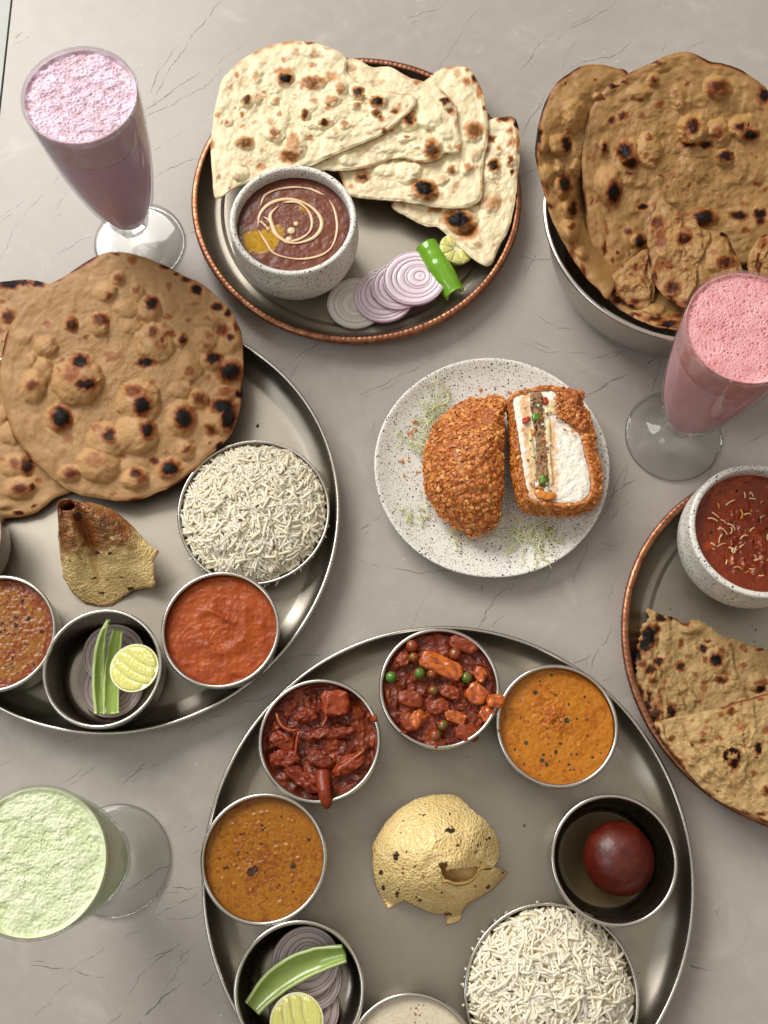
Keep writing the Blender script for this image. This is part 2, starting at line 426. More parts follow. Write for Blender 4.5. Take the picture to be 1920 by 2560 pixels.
vl(ZE, [(0, 630), (110, 580)], [(1400, 350), (1540, 260), (1650, 205)], [(1310, 255), (1420, 170)], [(1480, 95), (1659, 45)], [(1480, 1140), (1550, 1020), (1600, 900), (1659, 780)], [(1440, 1240), (1400, 1350), (1330, 1550)], [(910, 1557), (940, 1500), (985, 1460)], [(1100, 1557), (1180, 1470), (1225, 1400)],
   [(0, 1360), (200, 1410), (450, 1430), (570, 1430)], [(0, 1170), (60, 1130)], [(90, 1110), (150, 1050)], [(770, 1557), (765, 1500), (760, 1480)], [(1020, 0), (1120, 35), (1300, 50), (1450, 65)], [(0, 320), (150, 260), (350, 160), (480, 70)])
vl(ZF, [(0, 615), (150, 570)], [(220, 680), (350, 600)], [(0, 800), (170, 710)], [(300, 840), (335, 740), (360, 640), (390, 540)], [(840, 1145), (920, 1110), (1010, 1060)], [(630, 1360), (690, 1230), (730, 1140), (760, 1030)], [(120, 1450), (150, 1330), (160, 1240)], [(30, 1480), (120, 1400), (230, 1340)], [(0, 1720), (60, 1740), (110, 1750)], [(60, 1600), (180, 1480)])
vl(ZI, [(555, 60), (600, 0)], [(1090, 260), (1110, 180), (1190, 60)], [(1000, 220), (1090, 185)], [(620, 50), (680, 0)])
vl(ZL, [(1480, 600), (1640, 630)], [(1640, 300), (1659, 250)])
vl(ZA, [(0, 200), (80, 110), (160, 0)], [(20, 650), (60, 540), (120, 460), (170, 370)], [(290, 190), (310, 100), (400, 0)], [(920, 110), (970, 30)], [(1080, 100), (1160, 40), (1240, 0)], [(0, 930), (50, 885), (110, 860)], [(340, 190), (500, 130), (600, 120), (740, 10)], [(0, 1790), (120, 1840), (260, 1930), (420, 1950)], [(30, 1600), (140, 1400)], [(0, 1450), (180, 1470), (280, 1465)], [(520, 1960), (700, 1880)])
vl(ZD, [(300, 1500), (390, 1465)], [(880, 1450), (1040, 1370), (1180, 1300), (1330, 1260)], [(1290, 1180), (1410, 1080), (1659, 1040)], [(1360, 1100), (1380, 1180)])
rng = np.random.default_rng(5)
extra = []
for i in range(150):
    x = rng.uniform(-1500, 3500); y = rng.uniform(-900, 3600)
    inside = 0 < x < 1920 and 0 < y < 2560
    a = math.radians(rng.normal(38, 16) if rng.random() < .85 else rng.uniform(90, 170)); L = rng.uniform(50, 190)*(1 if inside else 1.8)
    n = 3; pts = [(x+math.cos(a)*L*t/n, y-math.sin(a)*L*t/n+rng.normal(0, 6)) for t in range(n+1)]
    (extra).append((pts, inside))
vp = []
def ribbon(w, width):
    n = len(w); t = np.gradient(w[:, :2], axis=0); t /= np.linalg.norm(t, axis=1)[:, None]+1e-12; s = np.c_[-t[:, 1], t[:, 0]]
    k = np.linspace(0, 1, n); wd = width*(.25+.75*np.sin(np.pi*np.clip(k*.94+.03, 0, 1))**.6)*(.5+.8*rng.random(n))
    A = np.c_[w[:, :2]+s*wd[:, None]/2, np.full(n, .00012)]; B = np.c_[w[:, :2]-s*wd[:, None]/2, np.full(n, .00012)]
    V = np.empty((2*n, 3)); V[0::2] = A; V[1::2] = B
    i = np.arange(n-1); return V, np.stack([2*i, 2*i+1, 2*i+3, 2*i+2], -1)
lim_x = lambda w: (w[:, 0] < .98).all() and (w[:, 1] < 1.28).all() and (w[:, 1] > -.88).all() and ((w[:, :2]-ea) @ np.array([ed[1], -ed[0]]) > .001).all()
for pts in veins:
    c = crook(pts, 3, .09, rng); w = P(c[:, 0], c[:, 1])
    if lim_x(w): vp.append(ribbon(w, rng.uniform(.00032, .00062)))
    if rng.random() < .5:
        c2 = c+np.array([rng.uniform(-14, 14), rng.uniform(-14, 14)]); k = len(c2)//2; w = P(c2[:k, 0], c2[:k, 1])
        if lim_x(w): vp.append(ribbon(w, .0003))
for pts, ins in extra:
    c = crook(pts, 3, .10, rng); w = P(c[:, 0], c[:, 1])
    if lim_x(w): vp.append(ribbon(w, rng.uniform(.00016, .0003) if ins else rng.uniform(.0004, .0009)))
V, fs = join(vp); o = add('vein', V, fs, VEIN, table, smooth=False); o['kind'] = 'stuff'
pv = []
for i in range(70):
    x = rng.uniform(0, 1920); y = rng.uniform(0, 2560); a = rng.uniform(0, 3.14); L = rng.uniform(10, 60)
    c = crook([(x, y), (x+math.cos(a)*L*.5, y+math.sin(a)*L*.5), (x+math.cos(a+.5)*L, y+math.sin(a+.5)*L)], 3, .2, rng); w = P(c[:, 0], c[:, 1]); 
    if lim_x(w): V, f = ribbon(w, .0007); V[:, 2] = .00008; pv.append((V, f))
V, fs = join(pv); o = add('pale_vein', V, fs, VEINP, table, smooth=False); o['kind'] = 'stuff'

# ------------------------------------------------------------------ trays, bowls
def steel_thali(name, label, cx, cy, R, hgt=.022, group=None):
    t = thing(name, label, 'steel platter', (cx, cy, 0), group)
    pr = smooth_prof([(0, .0022), (R*.5, .0022), (R-.045, .0022), (R-.030, .0022), (R-.022, .00222), (R-.017, .0030), (R-.0085, .0070), (R-.0045, .0125), (R-.0032, hgt-.003), (R-.0028, hgt-.0012)], 5)
    pr2 = smooth_prof([(R-.0012, hgt-.0016), (R-.0022, .012), (R-.006, .0050), (R-.016, .0010), (R-.022, .0002), (0, .0002)], 5)
    V, f = lathe([*pr, *pr2], 224, c=(cx, cy, 0)); add('tray', V, f, STEEL, t)
    a = np.linspace(0, 2*math.pi, 13)[:-1]; rr = .0016
    ring = [(R-.0016+rr*math.cos(x), hgt-.0012+rr*math.sin(x)*.9) for x in a]
    V, f = lathe(ring+[ring[0]], 224, c=(cx, cy, 0)); add('rolled_rim', V, f, STEEL_SHINY, t)
    return t
GT = 'round steel thali platters'
steel_thali('steel_thali', 'large round steel thali at the bottom holding six bowls and a domed papad', .0417, -.0095, .1731, group=GT)
steel_thali('steel_thali', 'large round steel thali at the left under the two wheat rotis', -.2088, .2535, .1713, group=GT)
def copper_thali(label, cx, cy, R=.141, hgt=.020, seed=0):
    t = thing('copper_thali', label, 'copper platter', (cx, cy, 0), 'copper rimmed platters')
    pr = smooth_prof([(0, .0022), (R*.5, .0022), (R-.045, .0022), (R-.030, .0022), (R-.022, .00222), (R-.016, .0032), (R-.0095, .0085), (R-.0068, .0145), (R-.0060, hgt-.0008)], 5)
    pr2 = [(R-.0052, hgt-.0010), (R-.0062, .0140), (R-.0105, .0080), (R-.018, .0022), (0, .0016)]
    V, f = lathe([*pr, *pr2], 224, c=(cx, cy, 0)); add('tray', V, f, STEEL, t)
    nt = 1000; k = 200; r_ = np.random.default_rng(seed); jit = r_.uniform(.5, 1.2, k+1)
    prof = [(R-.0064, hgt-.0012), (R-.0060, hgt+.0004), (R-.0044, hgt+.0010), (R-.0020, hgt+.0009), (R-.0004, hgt), (R, hgt-.0016), (R-.0007, hgt-.005), (R-.0025, .011), (R-.006, .0060), (R-.013, .0018), (R-.02, .0004), (R-.021, .0013), (R-.014, .0030), (R-.0088, .0080), (R-.0066, .0130), (R-.0058, hgt-.0012)]
    def amp(th): i = (th/(2*math.pi)*k).astype(int); return np.abs(np.sin(th/2*k))*jit[i]
    def rad(r, z, th):
        w = 1.0 if (r > R-.0052 and z > .005) else 0.0
        return r - w*.00035*(1-amp(th))
    def zf(r, z, th):
        w = 1.0 if z > hgt-.0005 else 0.0
        return z - w*.00030*amp(th)
    V, f = lathe(prof, nt, rad, zf, c=(cx, cy, 0)); add('hammered_rim', V, f, COPPER, t)
    return t
copper_thali('copper rimmed steel platter at the top carrying the folded naans', -.0275, .5427, .1428, seed=1)
copper_thali('copper rimmed steel platter at the right edge carrying flaky parathas', .3123+.004, .1521, .1415, seed=2)

FL = .0024     # floor height of the trays
KH = .041      # katori height
def katori(loc, label, src=None):
    if src: return dup(src, loc, label, 'small steel katori bowls')
    t = thing('katori', label, 'steel bowl', loc, 'small steel katori bowls')
    x, y, z = loc; r = .0424
    pr = smooth_prof([(0, .0012), (.022, .0012), (.0315, .0016), (.0362, .0048), (.0392, .012), (.0408, .024), (.0415, .0395)], 5)
    po = smooth_prof([(.0427, .0395), (.0419, .024), (.0402, .0108), (.0372, .0036), (.0322, .0002), (.022, .0), (0, 0)], 5)
    V, f = lathe([*pr, *po], 128, c=(x, y, z)); add('bowl_body', V, f, STEEL_BOWL, t)
    a = np.linspace(0, 2*math.pi, 13); ring = [(.0421+.0015*math.cos(q), .0396+.0014*math.sin(q)) for q in a]
    V, f = lathe(ring, 128, c=(x, y, z)); add('rolled_rim', V, f, STEEL_SHINY, t)
    return t
def kpos(px, py): w = P(px, py, FL+KH); return (float(w[0]), float(w[1]), FL)
KP = dict(tomato=(-.1231, .1567), lime_l=(-.2073, .1281), veg=(.0367, .1141), sabzi=(-.0489, .0767), dal=(-.0857, -.0029), gulab=(.1548, -.0033), orange=(.1201, .0874),
          lime_b=tuple(kpos(747.5, 2475)[:2]), dal_l=tuple(kpos(-10, 1582)[:2]), sliver=tuple(kpos(-141, 1345)[:2]), kheer=tuple(kpos(1029, 2664)[:2]))
KP = {k: (v[0], v[1], FL) for k, v in KP.items()}
k0 = katori(KP['tomato'], 'steel katori full of smooth tomato curry beside the rice dish')
for k, lab in dict(lime_l='steel katori with onion, green chilli strips and a lime, on the left thali', veg='steel katori of peas and carrots at the top of the bottom thali',
        sabzi='steel katori of dark red chunky curry on the bottom thali', dal='steel katori of yellow brown dal at the left of the bottom thali',
        gulab='steel katori holding one dark round sweet', orange='steel katori of orange creamy curry with green herbs',
        lime_b='steel katori with a curved green pepper slice at the bottom edge', dal_l='steel katori of speckled brown dal at the left edge of the photo',
        sliver='steel katori just showing at the left edge under the rotis', kheer='steel katori of cream coloured kheer at the bottom edge').items():
    katori(KP[k], lab, k0)

def speckled_bowl(loc, label, s=1.0):
    t = thing('speckled_bowl', label, 'bowl', loc, 'speckled ceramic bowls')
    pr = [(0, .006), (.025, .0063), (.036, .011), (.0430, .022), (.0465, .036), (.0462, .050), (.0458, .060), (.0462, .0640), (.0470, .0655), (.0485, .0660), (.0502, .0658), (.0511, .0645), (.0513, .0620), (.0517, .054), (.0524, .044), (.0512, .032), (.0475, .020), (.0420, .0110), (.0350, .0038), (.0315, .0004), (.0290, 0), (0, 0)]
    pr = [(a*s, b*s) for a, b in pr]
    V, f = lathe(smooth_prof(pr, 4), 128, c=loc); add('bowl_body', V, f, CERAMIC, t); return t
B1 = P(732, 548, FL+.0655); B1 = (float(B1[0]), float(B1[1]), FL)
B2 = P(1899, 1324, FL+.0655); B2 = (float(B2[0]), float(B2[1]), FL)
speckled_bowl(B1, 'white speckled ceramic bowl of brown dal with a cream swirl')
speckled_bowl(B2, 'white speckled ceramic bowl of red curry at the right edge')

# speckled plate
PC = (.082, .2944, 0.0)
pr = [(0, .0060), (.05, .0062), (.066, .0078), (.080, .0125), (.0885, .0172), (.0908, .0184), (.0925, .0184), (.0928, .0172), (.0905, .0140), (.082, .0080), (.068, .0032), (.055, .0018), (.052, 0), (.048, 0), (.047, .002), (0, .002)]
V, f = lathe(smooth_prof(pr, 4), 160, lambda r, z, th: r*(1+.006*np.sin(2*th+.6)+.002*np.sin(5*th)), c=PC)
o = add('speckled_plate', V, f, CERAMIC, origin=PC); tag(o, 'round white speckled ceramic plate under the halved fried bun', 'plate')

# rice dishes
RD = [(-.1053, .2549), (.1110, -.0915)]
def rice_dish(c, label, src=None):
    if src: return dup(src, (c[0], c[1], FL), label, 'shallow steel rice dishes')
    t = thing('rice_dish', label, 'steel dish', (c[0], c[1], FL), 'shallow steel rice dishes'); R = .0597
    pr = smooth_prof([(0, .0012), (.044, .0012), (.050, .0030), (.0562, .0125), (.0575, .0165)], 5)
    po = smooth_prof([(R-.0008, .0160), (.0572, .0110), (.0510, .0012), (.045, 0), (0, 0)], 5)
    V, f = lathe([*pr, *po], 144, c=(c[0], c[1], FL)); add('dish_body', V, f, STEEL, t)
    a = np.linspace(0, 2*math.pi, 11); ring = [(R-.0012+.0012*math.cos(q), .0165+.0011*math.sin(q)) for q in a]
    V, f = lathe(ring, 144, c=(c[0], c[1], FL)); add('rolled_rim', V, f, STEEL_SHINY, t); return t
rd0 = rice_dish(RD[0], 'shallow steel dish under the rice on the left thali')
rice_dish(RD[1], 'shallow steel dish under the rice on the bottom thali', rd0)

# steel tub
TC = (.2395, .488, 0.0)
tt = thing('steel_tub', 'round steel tub holding the standing rotis at the top right', 'tub', TC)
pr = smooth_prof([(0, .0025), (.078, .0025), (.090, .006), (.100, .020), (.107, .045), (.1128, .073)], 6)
po = smooth_prof([(.1140, .073), (.1083, .045), (.1012, .019), (.091, .0045), (.080, 0), (0, 0)], 6)
V, f = lathe([*pr, *po], 200, c=TC); add('tub_body', V, f, STEEL_TUB, tt)
a = np.linspace(0, 2*math.pi, 15); ring = [(.1138+.0026*math.cos(q), .0735+.0021*math.sin(q)) for q in a]
V, f = lathe(ring, 200, c=TC); add('rolled_rim', V, f, STEEL_SHINY, tt)

# ------------------------------------------------------------------ glasses and milkshakes
def drink_mat(name, col, col2):
    M = Mat(name); n = M.noise(30, 3)
    M.set(base=M.mix(n, col, col2), rough=.35, sss=.2, sssr=(.004, .003, .003), ssss=1.0); return M.m
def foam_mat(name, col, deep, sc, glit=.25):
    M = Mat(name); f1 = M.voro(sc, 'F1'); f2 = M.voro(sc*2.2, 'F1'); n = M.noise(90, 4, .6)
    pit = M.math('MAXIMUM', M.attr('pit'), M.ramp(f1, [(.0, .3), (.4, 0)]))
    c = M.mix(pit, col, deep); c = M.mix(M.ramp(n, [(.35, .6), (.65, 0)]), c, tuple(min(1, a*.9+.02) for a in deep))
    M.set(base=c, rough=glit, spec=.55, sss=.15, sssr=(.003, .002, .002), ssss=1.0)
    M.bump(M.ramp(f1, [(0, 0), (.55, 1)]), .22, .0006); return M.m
ZR = .192
RO = [(.0092, .0245), (.0125, .0285), (.0185, .043), (.0250, .065), (.0310, .093), (.0358, .125), (.0392, .158), (.0410, .183)]
RI = [(0, .0335), (.006, .0340), (.0112, .0385), (.0168, .048), (.0231, .067), (.0293, .094), (.0343, .126), (.0378, .158), (.0396, .183)]
def milkshake_glass(base, label, lobes=10, ph=0.0):
    t = thing('milkshake_glass', label, 'glass', (base[0], base[1], 0), 'footed milkshake glasses')
    outer = smooth_prof(RO, 8); inner = smooth_prof(RI, 8)
    prof = [(0, .0245)]+[tuple(p) for p in outer]+[(.0415, .1895), (.0411, .1915), (.0408, .192), (.0402, .1913), (.0398, .189)]+[tuple(p) for p in inner[::-1]]
    no = len(outer)+1
    idx = {round(p[0]*1e6)*1000+round(p[1]*1e5) for p in outer}
    def rad(r, z, th):
        if round(r*1e6)*1000+round(z*1e5) in idx:
            w = float(sstep(.030, .06, z)*(1-sstep(.120, .165, z)))
            return r - w*.0011*(1-np.abs(np.cos(th*lobes/2+ph)))**1.5 + w*.0004
        return np.full_like(th, r)
    V, f = lathe(prof, 240, rad, c=(base[0], base[1], 0)); add('glass_bowl', V, f, GLASS_THIN, t)
    fp = smooth_prof([(0, .0012), (.030, .0010), (.0365, .0002), (.0385, .0004), (.0393, .0017), (.0386, .0032), (.036, .0042), (.029, .0060), (.020, .0088), (.0125, .0132), (.0090, .0178), (.0102, .0205), (.0092, .0243)], 6)
    V, f = lathe([*fp, (0, .0243)], 160, c=(base[0], base[1], 0)); add('foot', V, f, GLASS, t)
    return t
def milkshake(base, label, cat, mats, foam_z, top, kind, seed):
    t = thing('milkshake', label, cat, (base[0], base[1], .0335), 'milkshakes in footed glasses')
    inner = smooth_prof(RI, 8); pr = [(float(r)+.00012, float(z)) for r, z in inner if z < top]
    low = [(r if r > .0005 else 0, z-(.0001 if r < .01 else 0)) for r, z in pr if z <= foam_z]; hi = [p for p in pr if p[1] > foam_z]; hi = hi+[(.0397, top)]
    V, f = lathe(low+[(low[-1][0], foam_z), (0, foam_z)], 144, c=(base[0], base[1], 0)); add('drink', V, f, mats[0], t)
    # foam: side wall plus bubbly top
    nt, nr = 420, 130; th = np.arange(nt)/nt*2*math.pi
    Rt = hi[-1][0]; u = np.linspace(0, 1, nr+1)[1:]
    rr = (u*Rt)[:, None]*np.ones(nt); X = rr*np.cos(th); Y = rr*np.sin(th); mm = 1000
    x, y = X*mm+seed*50, Y*mm
    wx = x+1.2*fbm(x/6, y/6, seed+40); wy = y+1.2*fbm(x/6+9, y/6, seed+41)
    if kind == 'bubbles':
        pit = np.zeros_like(x)
        for s_, amp, thr in ((3.6, 1.0, .70), (2.1, .9, .40), (1.25, .65, .15)):
            f1, f2, cid = voro(x/s_, y/s_, seed+int(s_*10)); rad = .12+.24*cid
            pit = np.maximum(pit, amp*sstep(rad, rad*.45, f1)*(cid > thr))
        h = -.6*pit+.4*fbm(x/9, y/9, seed)
    else:
        f1, f2, cid = voro(wx/2.8, wy/2.4, seed); f3, _, c3 = voro(wx/1.5, wy/1.5, seed+3)
        big = fbm(wx/7, wy/5, seed+5, 4); 
        pit = np.clip(.35*sstep(.5, .05, f1)*(cid > .35)+.25*sstep(.5, .05, f3)+.75*sstep(.05, -.40, big), 0, 1)
        h = 1.2*big-.40*sstep(.5, .05, f1)*(cid > .35)-.22*sstep(.5, .05, f3)
    edge = sstep(1.0, .93, u)[:, None]
    Zt = top+.0015*(1-edge)+h*edge/mm+.0006
    V = [np.stack([r_*np.cos(th)+base[0], r_*np.sin(th)+base[1], np.full(nt, z_)], -1) for r_, z_ in [(low[-1][0]+.00001, foam_z+.00003)]+hi[:-1]]
    ns = len(V); pa = [np.zeros(nt)]*ns
    top_rings = np.stack([X+base[0], Y+base[1], Zt], -1)[::-1]
    V += [top_rings[i] for i in range(nr)]; pa += [p for p in pit[::-1]*1.0]
    V = np.concatenate(V); pa = np.concatenate(pa)
    V = np.vstack([V, [[base[0], base[1], top+.0006]], [[base[0], base[1], foam_z+.00003]]]); pa = np.r_[pa, 0, 0]
    fs = [grid_faces(ns+nr, nt), fan(len(V)-2, (ns+nr-1)*nt, nt, True), fan(len(V)-1, 0, nt)]
    add('foam', V, fs, mats[1], t, {'pit': pa})
    return t
GB1 = (-.2163, .5062); GB2 = (-.1966, -.0043); GB3 = (.2323, .3253)
milkshake_glass(GB1, 'tall footed glass of lavender milkshake at the top left', ph=.3)
milkshake_glass(GB2, 'footed glass of pale green drink at the bottom left', ph=.9)
milkshake_glass(GB3, 'footed glass of pink milkshake in front of the steel tub', ph=0)
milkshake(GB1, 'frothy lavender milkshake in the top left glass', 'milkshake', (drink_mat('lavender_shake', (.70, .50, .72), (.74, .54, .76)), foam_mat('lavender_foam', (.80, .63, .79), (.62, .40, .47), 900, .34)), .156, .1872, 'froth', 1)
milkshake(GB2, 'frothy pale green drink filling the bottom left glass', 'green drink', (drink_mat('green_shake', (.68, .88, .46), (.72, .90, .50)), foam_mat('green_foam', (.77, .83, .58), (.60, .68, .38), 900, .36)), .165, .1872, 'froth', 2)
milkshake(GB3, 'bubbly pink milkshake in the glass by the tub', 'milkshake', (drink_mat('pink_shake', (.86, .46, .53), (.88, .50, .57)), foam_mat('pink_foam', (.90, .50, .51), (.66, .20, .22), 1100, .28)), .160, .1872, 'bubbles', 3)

# ------------------------------------------------------------------ flat breads
def flatbread(name, label, cat, outline, zf, mat, spots=(), bubbles=(), zz=Z(0, 0, 1), thick=.004, center=None, seed=0, nr=88, nt=256,
              wav=.0012, puff=.0005, edge_brown=.35, rand_spots=0, rand_bub=0, creases=(), group=None, edge_wave=2.5, layers=0, rag=0.0, pale=0.0, holes=()):
    """outline etc. in crop coordinates of zz; zf(px, py) = height of the upper face"""
    r_ = np.random.default_rng(seed+100)
    o = closed_curve([zz(*p) for p in outline], nt)
    c = np.array(zz(*center)) if center else o.mean(0)
    dirs = o-c; rl = np.linalg.norm(dirs, axis=1)[:, None]
    k = np.arange(nt)
    wob = edge_wave*fbm(k/6.0, k*0, seed, 3)+rag*6*fbm(k/1.7, k*0+3, seed+5, 2)
    wob = wob*np.sin(np.pi*k/nt)**.3                      # closes at the seam
    o = c+dirs*(1+wob[:, None]/rl)
    u = np.linspace(0, 1, nr+1)[1:]
    px = c[0]+u[:, None]*(o[:, 0]-c[0]); py = c[1]+u[:, None]*(o[:, 1]-c[1])
    kk = zz.k; R_out = rl.mean()
    bl = [(*zz(b[0], b[1]), b[2]/kk, b[3]/kk, b[4]) for b in bubbles]
    sl = [(*zz(s[0], s[1]), s[2]/kk, s[3]/kk, s[4]) for s in spots]
    for i in range(rand_bub):
        a = r_.uniform(0, 6.28); q = math.sqrt(r_.uniform(.02, .85)); j = int(a/6.2832*nt) % nt
        p = c+(o[j]-c)*q; rr = r_.uniform(8, 34)
        bl.append((p[0], p[1], rr*r_.uniform(.8, 1.3), rr, rr*.07))
        if r_.random() < .5: sl.append((p[0]+r_.normal(0, 3), p[1]-rr*.2, rr*.35, rr*.35, r_.uniform(.35, .65)))
    for i in range(rand_spots):
        a = r_.uniform(0, 6.28); q = math.sqrt(r_.uniform(.02, .96)); j = int(a/6.2832*nt) % nt
        p = c+(o[j]-c)*q; rr = r_.uniform(2.2, 6.5)
        sl.append((p[0], p[1], rr*r_.uniform(.8, 1.5), rr, r_.uniform(.3, .55)))
    wx = px+6.5*fbm(px/22, py/22, seed+1, 4); wy = py+6.5*fbm(px/22+7, py/22, seed+2, 4)
    h = np.zeros_like(px); char = np.zeros_like(px); brown = np.zeros_like(px); pal = np.zeros_like(px)
    for bx, by, rx, ry, bh in bl:
        d2 = ((wx-bx)/rx)**2+((wy-by)/ry)**2
        h = np.maximum(h, bh/1000*np.clip(1-d2, 0, 1)**.72)
        pal = np.maximum(pal, .55*sstep(1.25, .75, d2)*min(1, bh/5)*(.55+.45*sstep(.1, .8, d2)))
    sx_ = px+6.5*fbm(px/10, py/10, seed+3, 4); sy_ = py+6.5*fbm(px/10+5, py/10, seed+4, 4)
    for bx, by, rx, ry, st in sl:
        d = np.sqrt(((sx_-bx)/(rx*1.08))**2+((sy_-by)/(ry*1.08))**2)
        brown = np.maximum(brown, min(1, st*1.2)*sstep(1.75, .62, d))
        if st > .5: char = np.maximum(char, (st-.40)*1.7*sstep(1.18, .50, d))
        pal = np.maximum(pal, .35*st*sstep(2.0, 1.5, d)*sstep(1.2, 1.5, d))
    uu = u[:, None]*np.ones(nt)
    dist_edge = (1-uu)*rl.T                                 # px from the rim
    en = fbm(k/13.0, k*0+2, seed+6, 3)[None, :]
    brown = np.maximum(brown, sstep(13, 1, dist_edge)*np.clip(edge_brown*.45+1.2*en, 0, 1))
    char = np.maximum(char, sstep(6, 0, dist_edge)*np.clip(en*1.6-.15+edge_brown*.4, 0, 1)*edge_brown*1.6)
    h = h+wav*fbm(px/60, py/60, seed+7, 3)+.5*wav*fbm(px/22, py/22, seed+8, 3)
    h = h+puff*fbm(px/11, py/11, seed+9, 3)+.25*puff*fbm(px/4, py/4, seed+10, 2)
    for cr in creases:
        q = open_curve([zz(*p) for p in cr], 40)
        dd = np.full(px.shape, 1e9); sg = np.zeros(px.shape)
        for a_, b_ in zip(q[:-1], q[1:]):
            ab = b_-a_; L2 = ab@ab+1e-9
            t = np.clip(((wx-a_[0])*ab[0]+(wy-a_[1])*ab[1])/L2, 0, 1)
            ex = wx-a_[0]-t*ab[0]; ey = wy-a_[1]-t*ab[1]; e = np.hypot(ex, ey)
            m = e < dd; dd = np.where(m, e, dd); sg = np.where(m, (ab[0]*ey-ab[1]*ex)/math.sqrt(L2), sg)
        sd = dd*np.tanh(sg/1.5); k1 = .5+.5*np.tanh(sd/2.2); brk = .45+.75*np.clip(.5+1.4*fbm(px/18, py/18, seed+61, 2), 0, 1)
        h = h+(k1*.0021*np.exp(-dd/26)-(1-k1)*.0006*np.exp(-dd/9))*brk
        brown = np.maximum(brown, .22*np.exp(-((sd+2.5)/3.5)**2)*brk)
    h = h-.0010*sstep(9, 0, dist_edge)
    zt = zf(px, py)+h
    top = P(px, py, zt)
    # edge: rounded, irregular; then the underside
    oc = o-c; on = oc/np.linalg.norm(oc, axis=1)[:, None]
    rings = [top[i] for i in range(nr)]; A = [(char[i], brown[i], pal[i]) for i in range(nr)]
    zb = zf(o[:, 0], o[:, 1]); tk = thick*(1+.35*fbm(k/9., k*0, seed+12, 3))
    lay = max(1, layers)
    base = top[-1].copy()
    for li in range(lay):
        for fr, out in ((.15, .9), (.5, 1.5), (.85, .9)) if lay == 1 else ((.12, 1.1), (.45, 1.6), (.75, .7), (.98, -1.0)):
            q = o+on*(out-li*1.2*(lay > 1)+1.0*fbm(k/4., k*0+li, seed+13+li, 2)[:, None])
            zq = base[:, 2]-tk*(li+fr)/lay
            rings.append(P(q[:, 0], q[:, 1], zq)); A.append((char[-1]*.8+.1*edge_brown, np.maximum(brown[-1], edge_brown*.5), pal[-1]))
    for fr in (.97, .8, .5, .2):
        q = c+(o-c)*fr
        tu = tk*(1.0 if fr > .9 else 1.0)
        rings.append(P(q[:, 0], q[:, 1], zf(q[:, 0], q[:, 1])-tu-.001)); A.append((char[-1]*0, brown[-1]*0+.3, pal[-1]*0))
    V = np.concatenate(rings); n = len(rings)
    ch = np.concatenate([a[0]*np.ones(nt) for a in A]); br = np.concatenate([a[1]*np.ones(nt) for a in A]); pa = np.concatenate([a[2]*np.ones(nt) for a in A])+pale
    pc = P(c[0], c[1], float(zt[0].mean())); pb = P(c[0], c[1], float(zf(np.array([c[0]]), np.array([c[1]]))[0])-thick-.001)
    V = np.vstack([V, [pc], [pb]]); ch = np.r_[ch, char[0].mean(), 0]; br = np.r_[br, brown[0].mean(), 0]; pa = np.r_[pa, pal[0].mean(), 0]
    fs = [grid_faces(n, nt), fan(len(V)-2, 0, nt), fan(len(V)-1, (n-1)*nt, nt, True)]
    ob = add(name, V, fs, mat, None, {'char': ch, 'brown': br, 'pale': pa}, origin=P(c[0], c[1], 0))
    return tag(ob, label, cat, group)

# left thali rotis
ZL1 = lambda px, py: .0085+np.clip((1300-py)/600, -.2, 1.1)*.0165
flatbread('wheat_roti', 'charred wheat roti mostly hidden behind the big round roti at the left edge', 'flatbread',
    [(230, 215), (400, 300), (500, 600), (450, 900), (352, 1180), (345, 1215), (270, 1242), (220, 1282), (150, 1322), (60, 1340), (-100, 1340), (-350, 1250), (-550, 1000), (-600, 700), (-500, 400), (-300, 250), (-100, 215), (20, 205), (80, 195), (150, 195)],
    ZL1, WHEAT, [(45, 208, 45, 22, .98), (110, 205, 40, 14, .9), (180, 210, 28, 16, .95), (38, 365, 25, 30, .75), (130, 1090, 30, 38, .88), (70, 1080, 25, 22, .6), (100, 1200, 38, 25, .72), (155, 1190, 12, 14, .85), (165, 1283, 10, 10, .95), (90, 1318, 22, 10, .85), (185, 1160, 18, 10, .45), (10, 440, 14, 14, .5), (15, 490, 8, 10, .6), (10, 300, 12, 10, .55), (48, 290, 9, 8, .5), (8, 1060, 18, 10, .4)],
    [(80, 1090, 85, 62, 5), (100, 1195, 85, 62, 5), (50, 930, 55, 60, 4), (40, 365, 45, 45, 3), (10, 850, 40, 45, 3), (20, 1280, 50, 22, 2)], ZC, .0035, (-60, 760), seed=3, rand_spots=14, rand_bub=4, group='wheat rotis on the left thali', edge_brown=.6)
ZL2 = lambda px, py: .0155+np.clip((1250-py)/650, -.1, 1.1)*.0245+px/600*.004
